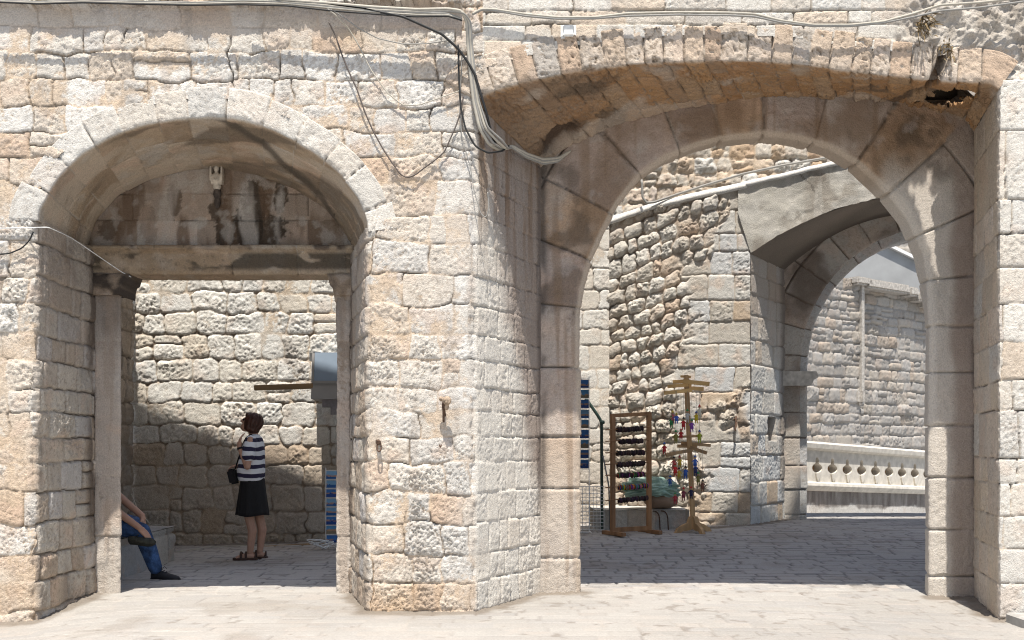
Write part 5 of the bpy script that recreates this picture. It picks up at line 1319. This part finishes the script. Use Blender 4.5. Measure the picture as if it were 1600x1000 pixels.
# wire grid, railing
b = BM(); gx0, gx1, gY = .70, wx(944, 13.2), 13.2; gzz = float(gz(1., gY)); 
for i in range(12): x = gx0 + (gx1 - gx0) * i / 11; b.tube([(x, gY, gzz), (x, gY + .02, wz(760, gY))], .0045, 6)
for i in range(13): z = gzz + .02 + (wz(760, gY) - gzz - .02) * i / 12; b.tube([(gx0, gY - .006, z), (gx1, gY - .006, z)], .0045, 6)
tag(b.build('wire_panel', WHITEM, smooth=True), 'white wire grid panel leaning on the ledge beside the gateway pier', 'wire grid')
b = BM(); hY = 13.35; b.tube([tuple(p) for p in resample([(wx(915, hY), hY, wz(622, hY)), (wx(936, hY), hY, wz(652, hY)), (wx(940, hY), hY, wz(660, hY)), (wx(940, hY), hY, wz(690, hY)), (wx(940.5, hY), hY, lz - .3)], step=.03, sm=2)], .021, 10); b.ball((wx(941, hY), hY - .01, wz(660, hY)), (.035, .03, .03))
rl = empty('handrail', (1.2, hY, .15), 'dark green bent pipe handrail rising from the stone ledge', 'handrail'); b.build('rail', GREENP, rl, smooth=True)
b = BM(); b.tube([(wx(942, hY), hY - .03, wz(712, hY)), (wx(951, hY), hY - .03, wz(760, hY)), (wx(953, hY), hY - .03, lz - .29)], .010, 8); b.build('brace', STEEL, rl, smooth=True)
b = BM()
for px in (1027, 1040):
    b.tube([tuple(p) for p in resample([(wx(px - 6, 13.3), 13.38, wz(799, 13.3)), (wx(px, 13.3), 13.36, wz(799, 13.3)), (wx(px + 4, 13.3), 13.35, wz(806, 13.3)), (wx(px + 5, 13.3), 13.33, float(gz(2, 13.3)))], step=.02, sm=2)], .009, 8)
tag(b.build('iron_stirrups', IRON, smooth=True), 'two bent iron bars against the ledge left of the souvenir post', 'iron bars')

# ------------------------------------------------------------------ cables and fittings on the wall
def cp(pts, y=.035):
    o = []
    for p in pts:
        Yp = p[2] if len(p) > 2 else FY - y
        o.append((wx(p[0], Yp), Yp, wz(p[1], Yp)))
    return o
LG_ = FY - .15
gB = 'cables bundled down beside the wide gateway'
for k in range(4):
    j = k * 3.2; dd = k * 2.2
    q = [(385 + 20 * k, -14 + k, LG_), (440, 0 + k * 1.3, LG_), (500, 4 + k * 1.8, LG_), (580, 11 + k * 2, LG_), (650, 15 + k * 1.6, LG_), (700, 14 + k * 1.2, LG_), (722 + k, 17 + k, LG_), (729 + dd, 34, FY - .10), (731 + dd, 70, FY - .06), (735 + dd * 1.1, 115, FY - .05), (740 + dd * 1.4, 160, FY - .03), (749 + j * 1.4, 200, FY - .02), (764 + j * 2.2, 226 - k * 2, FY + .05), (782 + k * 4, 235 - k, FY + .16), (800, 228 + k, FY + .3), (822, 240 + k * 2, FY + .5), (848, 249 + k * 2.5, FY + .74), (872, 247 + k * 2, FY + .86), (891, 236, FY + .97)]
    cable(cp(q), (.013, .010, .010, .008)[k], (CREAM, GREYC, CREAM, GREYC)[k], ('thick cream cable, outermost of the bundle bending down beside the gateway', 'grey cable second in the bundle bending down beside the gateway', 'cream cable third in the bundle, right of the grey one', 'thin grey cable on the right side of the bundle beside the gateway')[k], group=gB)
cable(cp([(470, -2, LG_), (520, 8, LG_), (570, 14, LG_), (630, 26, LG_), (690, 53, FY - .13), (716, 76, FY - .09), (731, 97, FY - .07), (742, 116, FY - .06), (751, 146, FY - .05), (760, 176, FY - .03), (768, 210, FY + .02), (776, 228, FY + .1), (792, 233, FY + .2)]), .010, BLKC, 'thick black cable slanting down from the ledge into the gateway bundle')
cable(cp([(716, 70), (717, 120), (720, 168), (727, 200), (742, 228), (762, 239, FY - .02), (785, 236, FY + .12), (795, 228, FY + .22)]), .008, BLKC, 'black cable looping loosely at the gateway corner under the bundle')
cable(cp([(514, 35, FY - .05), (524, 55), (534, 85), (545, 112), (558, 140), (570, 175), (583, 205), (598, 232), (613, 255), (626, 273), (636, 278), (648, 274), (662, 263), (680, 250), (694, 238), (700, 225), (712, 198), (721, 172), (724, 150)]), .006, plain('brown_cable', (.10, .08, .07), .7), 'thin brown cable hanging in a deep slack loop between the two openings')
cable(cp([(505, 8, LG_), (525, 24, LG_), (545, 45, FY - .06), (560, 70), (580, 110), (605, 145), (630, 165), (655, 164), (690, 152), (718, 142)]), .005, CREAM, 'thin cream wire sagging below the ledge between the openings')
cable(cp([(500, 6, LG_), (530, 22, LG_), (560, 44, FY - .1), (590, 60), (630, 69), (670, 68), (705, 62)]), .0045, GREYC, 'thin grey wire sagging just under the ledge towards the bundle')
cable(cp([(722, 75), (720, 130), (718, 180), (722, 215), (735, 262), (741, 300), (752, 336), (760, 341), (764, 325), (762, 300)], .03), .004, GREYC, 'thin loose wire dangling low beside the gateway corner')
for k in range(2):
    q = [(738, 22 + k, FY - .06), (752, 14 + k, FY - .06), (775, 15 + k * 2, FY - .06), (820, 22 + k * 3, FY - .06), (870, 27 + k * 2.5, FY - .07), (930, 27 + k * 2, FY - .07), (980, 21 + k * 4, FY - .07), (1060, 19 + k * 4, FY - .07), (1140, 20 + k * 4, FY - .07), (1180, 22 + k * 4, FY - .07), (1220, 32 + k * 3, FY - .08), (1270, 39 + k * 2, FY - .08), (1330, 39 + k * 2, FY - .08), (1380, 34 + k * 2, FY - .08), (1425, 22 + k * 5, FY - .1), (1468, 8 + k * 9, FY - .1), (1530, 4 + k * 8, FY - .1), (1610, -5 + k * 6, FY - .1)]
    cable(cp(q), .010 - .002 * k, (CREAM, GREYC)[k], ('cream cable running along the wall above the wide arch', 'thinner grey cable running just under the cream one above the wide arch')[k])
cable(cp([(-10, 357), (40, 356), (75, 355, FY - .03), (98, 365, FY + .2), (112, 372, FY + .4), (130, 384, FY + .62), (165, 408, FY + .85), (190, 425, FY + .99), (205, 433, FY + 1.02)]), .004, WHITEM, 'thin white wire crossing the left edge of the small arch to the lintel')
cable(cp([(-10, 398), (15, 396), (34, 388), (46, 376), (52, 362)]), .006, BLKC, 'short black wire curling up to the white wire left of the small arch')
for k in range(3):
    q = [(-10, 0 + k * 1.5, LG_), (60, 3 + k * 1.5, LG_), (130, 0 + k * 2, LG_), (200, 2 + k * 2, LG_), (300, 4 + k * 2, LG_), (380, 1 + k * 3, LG_), (450, 3 + k * 3, LG_), (520, 9 + k * 4, LG_), (600, 17 + k * 3, LG_), (650, 20 + k * 3, LG_), (700, 21 + k * 2, LG_), (722, 30 + k, FY - .12)]
    cable(cp(q), .007, (GREYC, CREAM, BLKC)[k], ('grey cable along the top edge of the wall above the small arch', 'cream cable along the top edge of the wall above the small arch', 'black cable, lowest of three along the ledge above the small arch')[k])
cY = 14.12
o = cable([(wx(p[0], cY), cY + (.5 if p[1] < 270 and p[0] < 1010 else 0), wz(p[1], cY)) for p in [(1004, 200), (1004, 240), (1003, 285), (1004, 308), (1010, 317), (1022, 316), (1060, 303), (1100, 290), (1160, 272), (1220, 259), (1310, 243)]], .018, GREYC, 'grey conduit following the white coping of the rubble wall', 'conduit', 1)
# fittings
ir = empty('iron_ring', (fx(590), FY - .03, fz(690)), 'small rusty iron ring hanging from a staple beside the small doorway', 'iron ring')
b = BM(); b.tube([(fx(594) + .016 * math.cos(a), FY - .06 + .01 * math.sin(a), fz(699) + .032 * math.sin(a)) for a in np.linspace(0, 2 * math.pi, 17)], .006, 6); b.build('ring', IRON, ir, smooth=True)
b = BM(); b.bar((fx(588), FY + .03, fz(689)), (fx(594), FY - .065, fz(692)), .03, .03, .004); b.build('staple', IRON, ir)
br = empty('wall_bracket', (fx(697), FY - .05, fz(632)), 'broken rusty lamp bracket jutting from the pier and casting a long shadow', 'bracket')
b = BM(); b.tube([(fx(695), FY + .03, fz(650)), (fx(695), FY - .07, fz(646)), (fx(694), FY - .10, fz(634)), (fx(696), FY - .11, fz(624))], .012, 8); b.tube([(fx(693), FY - .02, fz(622)), (fx(694), FY - .06, fz(660))], .009, 8); b.build('stem', IRON, br, smooth=True)
b = BM(); b.ball((fx(700), FY - .11, fz(627)), (.035, .03, .035)); b.ball((fx(691), FY - .09, fz(624)), (.022, .02, .02)); b.ball((fx(699), FY - .09, fz(636)), (.02, .02, .03)); b.tube([(fx(700), FY - .13, fz(630)), (fx(704), FY - .16, fz(622))], [.02, .03], 10, False); o = b.build('cup', plain('pale_rusty_cup', (.33, .25, .18), .8, nscale=50, nvar=.5, bump=.5), br); remesh(o, .006, 2)
b = BM(); b.box((fx(689), FY - .003, fz(697)), (.028, .012, .03), None, .002); tag(b.build('pier_hole', IRON), 'dark block standing in for a small square hole in the pier below the bracket', 'wall hole')  # a dark block stands in for the square hole here
b = BM(); b.box((fx(888), FY - .02, fz(51)), (.085, .06, .085), None, .008); b.box((fx(888), FY - .003, fz(51)), (.12, .02, .11), None, .004)
tag(b.build('square_stone', plain('white_block', (.72, .71, .68), .6)), 'small pale square stone standing proud above the left end of the wide arch', 'stone block')  # a proud square stone of the wall, built as two blocks
b = BM(); hkY = 13.93; b.tube([(wx(1150, hkY), hkY, wz(650, hkY)), (wx(1149, hkY), hkY - .03, wz(662, hkY)), (wx(1147, hkY), hkY - .06, wz(672, hkY)), (wx(1150, hkY), hkY - .05, wz(660, hkY))], .014, 8); b.bar((wx(1149, hkY), hkY + .1, wz(655, hkY)), (wx(1149, hkY), hkY - .02, wz(655, hkY)), .03)
tag(b.build('wall_hook', IRON, smooth=True), 'dark iron hook on the dressed stones right of the souvenir post', 'hook')
b = BM(); b.prism([(fx(1567), -.3), (fx(1567), .0), (fx(1567) + .02, .012), (4.6, .012), (4.6, -.3)], 'y', 6.0, FY - .05)
tag(b.build('kerb_stone', plain('pale_kerb', (.36, .345, .32), .85, nscale=12, nvar=.2, bump=.5, dist=.008)), 'pale raised kerb slab at the foot of the wall in the bottom right corner', 'kerb')
# dry weeds rooted in the ruined masonry at top right
def weed(px, py, n, L, seed, label):
    r = random.Random(seed); b = BM(); B = b.b; c = Vector((fx(px), FY - .02, fz(py)))
    for i in range(n):
        p = c + Vector((r.gauss(0, .032), r.uniform(-.03, .0), r.gauss(0, .04))); d = Vector((r.gauss(0, .5), -r.uniform(.2, .9), r.uniform(-1.1, .5))).normalized(); l = L * r.uniform(.4, 1.1)
        mid = p + d * l * .5; tip = p + d * l + Vector((0, 0, -l * .35)); w = Vector((r.uniform(-1, 1), 0, r.uniform(-1, 1))).normalized() * r.uniform(.004, .009)
        v = [B.verts.new(q) for q in (p - w * .6, p + w * .6, mid + w, tip, mid - w)]; B.faces.new(v)
    tag(b.build('weed', plain('dry_weed', (.17, .12, .06), .9, nvar=.4)), label, 'plant')
weed(1440, 42, 70, .12, 3, 'dry brown weed tuft growing from the ruined masonry at the top right'); weed(1475, 82, 40, .07, 4, 'smaller dry weed in the dark crack of the arch stones')
# ================================================================== GROUND
xs = np.concatenate([np.arange(-5.6, 7.5, .022)]); ys = np.concatenate([np.arange(5.0, 9.6, .0105), np.arange(9.6, 18.9, .017)])
X, Y = np.meshgrid(xs.astype(f32), ys.astype(f32))
rr = [4.8]; r = np.random.RandomState(3)
while rr[-1] < 20: rr.append(rr[-1] + r.uniform(.13, .19))
LG = Lay(-7, 9, rr, .22, .42, 91)
h, c = surf(X, Y, LG, jw=.005, ew=.018, bulge=.004, base=.0035, rough=.003, rf=9, rec=.004, recv=.006, rad=.012, warp=.006, wf=3, pal=[((.345, .325, .30), 3), ((.37, .345, .315), 3), ((.325, .31, .295), 2), ((.38, .36, .33), 2)], mcol=(.22, .20, .185), stain=.15, sv=.06, deep=.18, pits=.1, fine=.001)
smf = sst(9.3, 8.4, Y + .3 * fbm(X, Y, .8, 3, 902))          # worn smooth in front of the gates
h = h * (1 - .55 * smf)
c = lerp3(c, (.355, .335, .31), smf * .55)
d_, _, _, _, _ = LG.ev(X, Y, .006, 3, .012)
c = lerp3(c, (.40, .375, .355), sst(9.0, 9.8, Y) * .7)  # paving behind the gates lightened in colour to lift its shade
c = lerp3(c, (.12, .115, .115), sst(.016, .004, d_) * sst(8.7, 9.6, Y) * .75)
c = lerp3(c, (.50, .465, .43), sst(8.9, 9.6, Y) * .85 * sst(.5, -1.5, X) * sst(.003, .014, LG.ev(X, Y, .006, 3, .012)[0]))  # alley floor lightened further in colour to brighten its shade
n = fbm(X, Y, .55, 4, 901)
c = c * (1 + .16 * n)[..., None]
c = lerp3(c, (.25, .215, .18), sst(.15, .5, fbm(X, Y, 1.7, 4, 903)) * .4)
c = lerp3(c, (.17, .14, .115), sst(.42, .6, fbm(X, Y, 9, 3, 904) + .3 * fbm(X, Y, 1, 2, 905)) * .5)
c = lerp3(c, (.19, .165, .14), sst(.012, .003, d_) * sst(-.1, .3, fbm(X, Y, 1.2, 2, 906)) * .3)
c = c * .92
# grit gathered along the foot of the walls
def seg(ax, ay, bx, by):
    t = np.clip(((X - ax) * (bx - ax) + (Y - ay) * (by - ay)) / ((bx - ax) ** 2 + (by - ay) ** 2), 0, 1)
    return np.hypot(X - ax - t * (bx - ax), Y - ay - t * (by - ay))
dw = np.minimum.reduce([seg(-6, 7.6, -3.67, 7.6), seg(-3.67, 7.6, -3.64, 8.65), seg(-1.11, 7.6, -1.4, 8.65), seg(-1.11, 7.6, -.28, 7.6), seg(-.28, 7.6, .25, 8.6), seg(.25, 8.6, .6, 8.6), seg(3.66, 8.6, 4.02, 8.6), seg(4.02, 8.6, 3.75, 7.6), seg(3.75, 7.6, 6, 7.6), seg(-7, 12.6, -2, 12.75), seg(2.4, 13.4, 3.4, 14), seg(3.4, 14, 4.2, 15.1)])
gr = fbm(X, Y, 6, 3, 911)
c = lerp3(c, (.15, .12, .09), sst(.16, .03, dw + .10 * gr) * .75)
h = h + sst(.07, .0, dw + .04 * gr) * .012 * (1 + fbm(X, Y, 30, 2, 912))
A = Acc(); A.grid(np.stack([X, Y, gz(X, Y).astype(f32) + h], -1), c)
tag(A.build('street_paving', PAVE), kind='structure')
A = Acc(); gx = np.concatenate([[-400, -100, -30], np.linspace(-12, 14, 20), [30, 100, 400]]); gy = np.concatenate([[-400, -60, -10], np.linspace(0, 5, 6), np.linspace(5.2, 26, 24), [40, 120, 400]])
X, Y = np.meshgrid(gx.astype(f32), gy.astype(f32)); Zg = np.where(Y < 5.05, -.02, gz(X, np.minimum(Y, 22)) - .06)
A.grid(np.stack([X, Y, Zg], -1), np.ones(X.shape + (3,), f32) * .31)
tag(A.build('ground', PAVE), kind='structure')
# ================================================================== CAMERA, SUN, SKY
cam = bpy.data.cameras.new('Camera'); cam.sensor_width = 36; cam.lens = 36 * F / 1600; cam.shift_y = .125; cam.clip_end = 3000; cam.clip_start = .1
co = bpy.data.objects.new('Camera', cam); COL.objects.link(co); co.location = (0, 0, HZ); co.rotation_euler = (math.radians(90), 0, 0); SC.camera = co
LDIR = Vector((.03, 1, -2.6)).normalized()
sun = bpy.data.lights.new('Sun', 'SUN'); sun.energy = 5.0; sun.angle = math.radians(.5); sun.color = (1, .947, .865)
so = bpy.data.objects.new('Sun', sun); COL.objects.link(so); so.rotation_euler = LDIR.to_track_quat('-Z', 'Y').to_euler(); so.location = (0, -5, 20)
W = bpy.data.worlds.new('World'); SC.world = W; W.use_nodes = True
wn, wl = W.node_tree.nodes, W.node_tree.links
sk = wn.new('ShaderNodeTexSky'); sk.sky_type = 'NISHITA'; sk.sun_disc = False
sk.sun_elevation = math.asin(-LDIR.z); sk.sun_rotation = math.atan2(-LDIR.x, -LDIR.y); sk.air_density = 1.2; sk.dust_density = 2.0
wl.new(sk.outputs['Color'], wn['Background'].inputs['Color']); wn['Background'].inputs['Strength'].default_value = .105
vs = SC.view_settings; vs.view_transform = 'Standard'; vs.look = 'None'; vs.exposure = .53; vs.gamma = 1
SC.display_settings.display_device = 'sRGB'
SC.cycles.use_denoising = True
SC.cycles.denoiser = 'OPENIMAGEDENOISE'
SC.cycles.denoising_input_passes = 'RGB_ALBEDO_NORMAL'
SC.cycles.denoising_prefilter = 'NONE'
SC.cycles.filter_width = 1.1
SC.cycles.sample_clamp_indirect = 4
SC.cycles.use_adaptive_sampling = False
SC.cycles.max_bounces = 8
SC.cycles.diffuse_bounces = 4
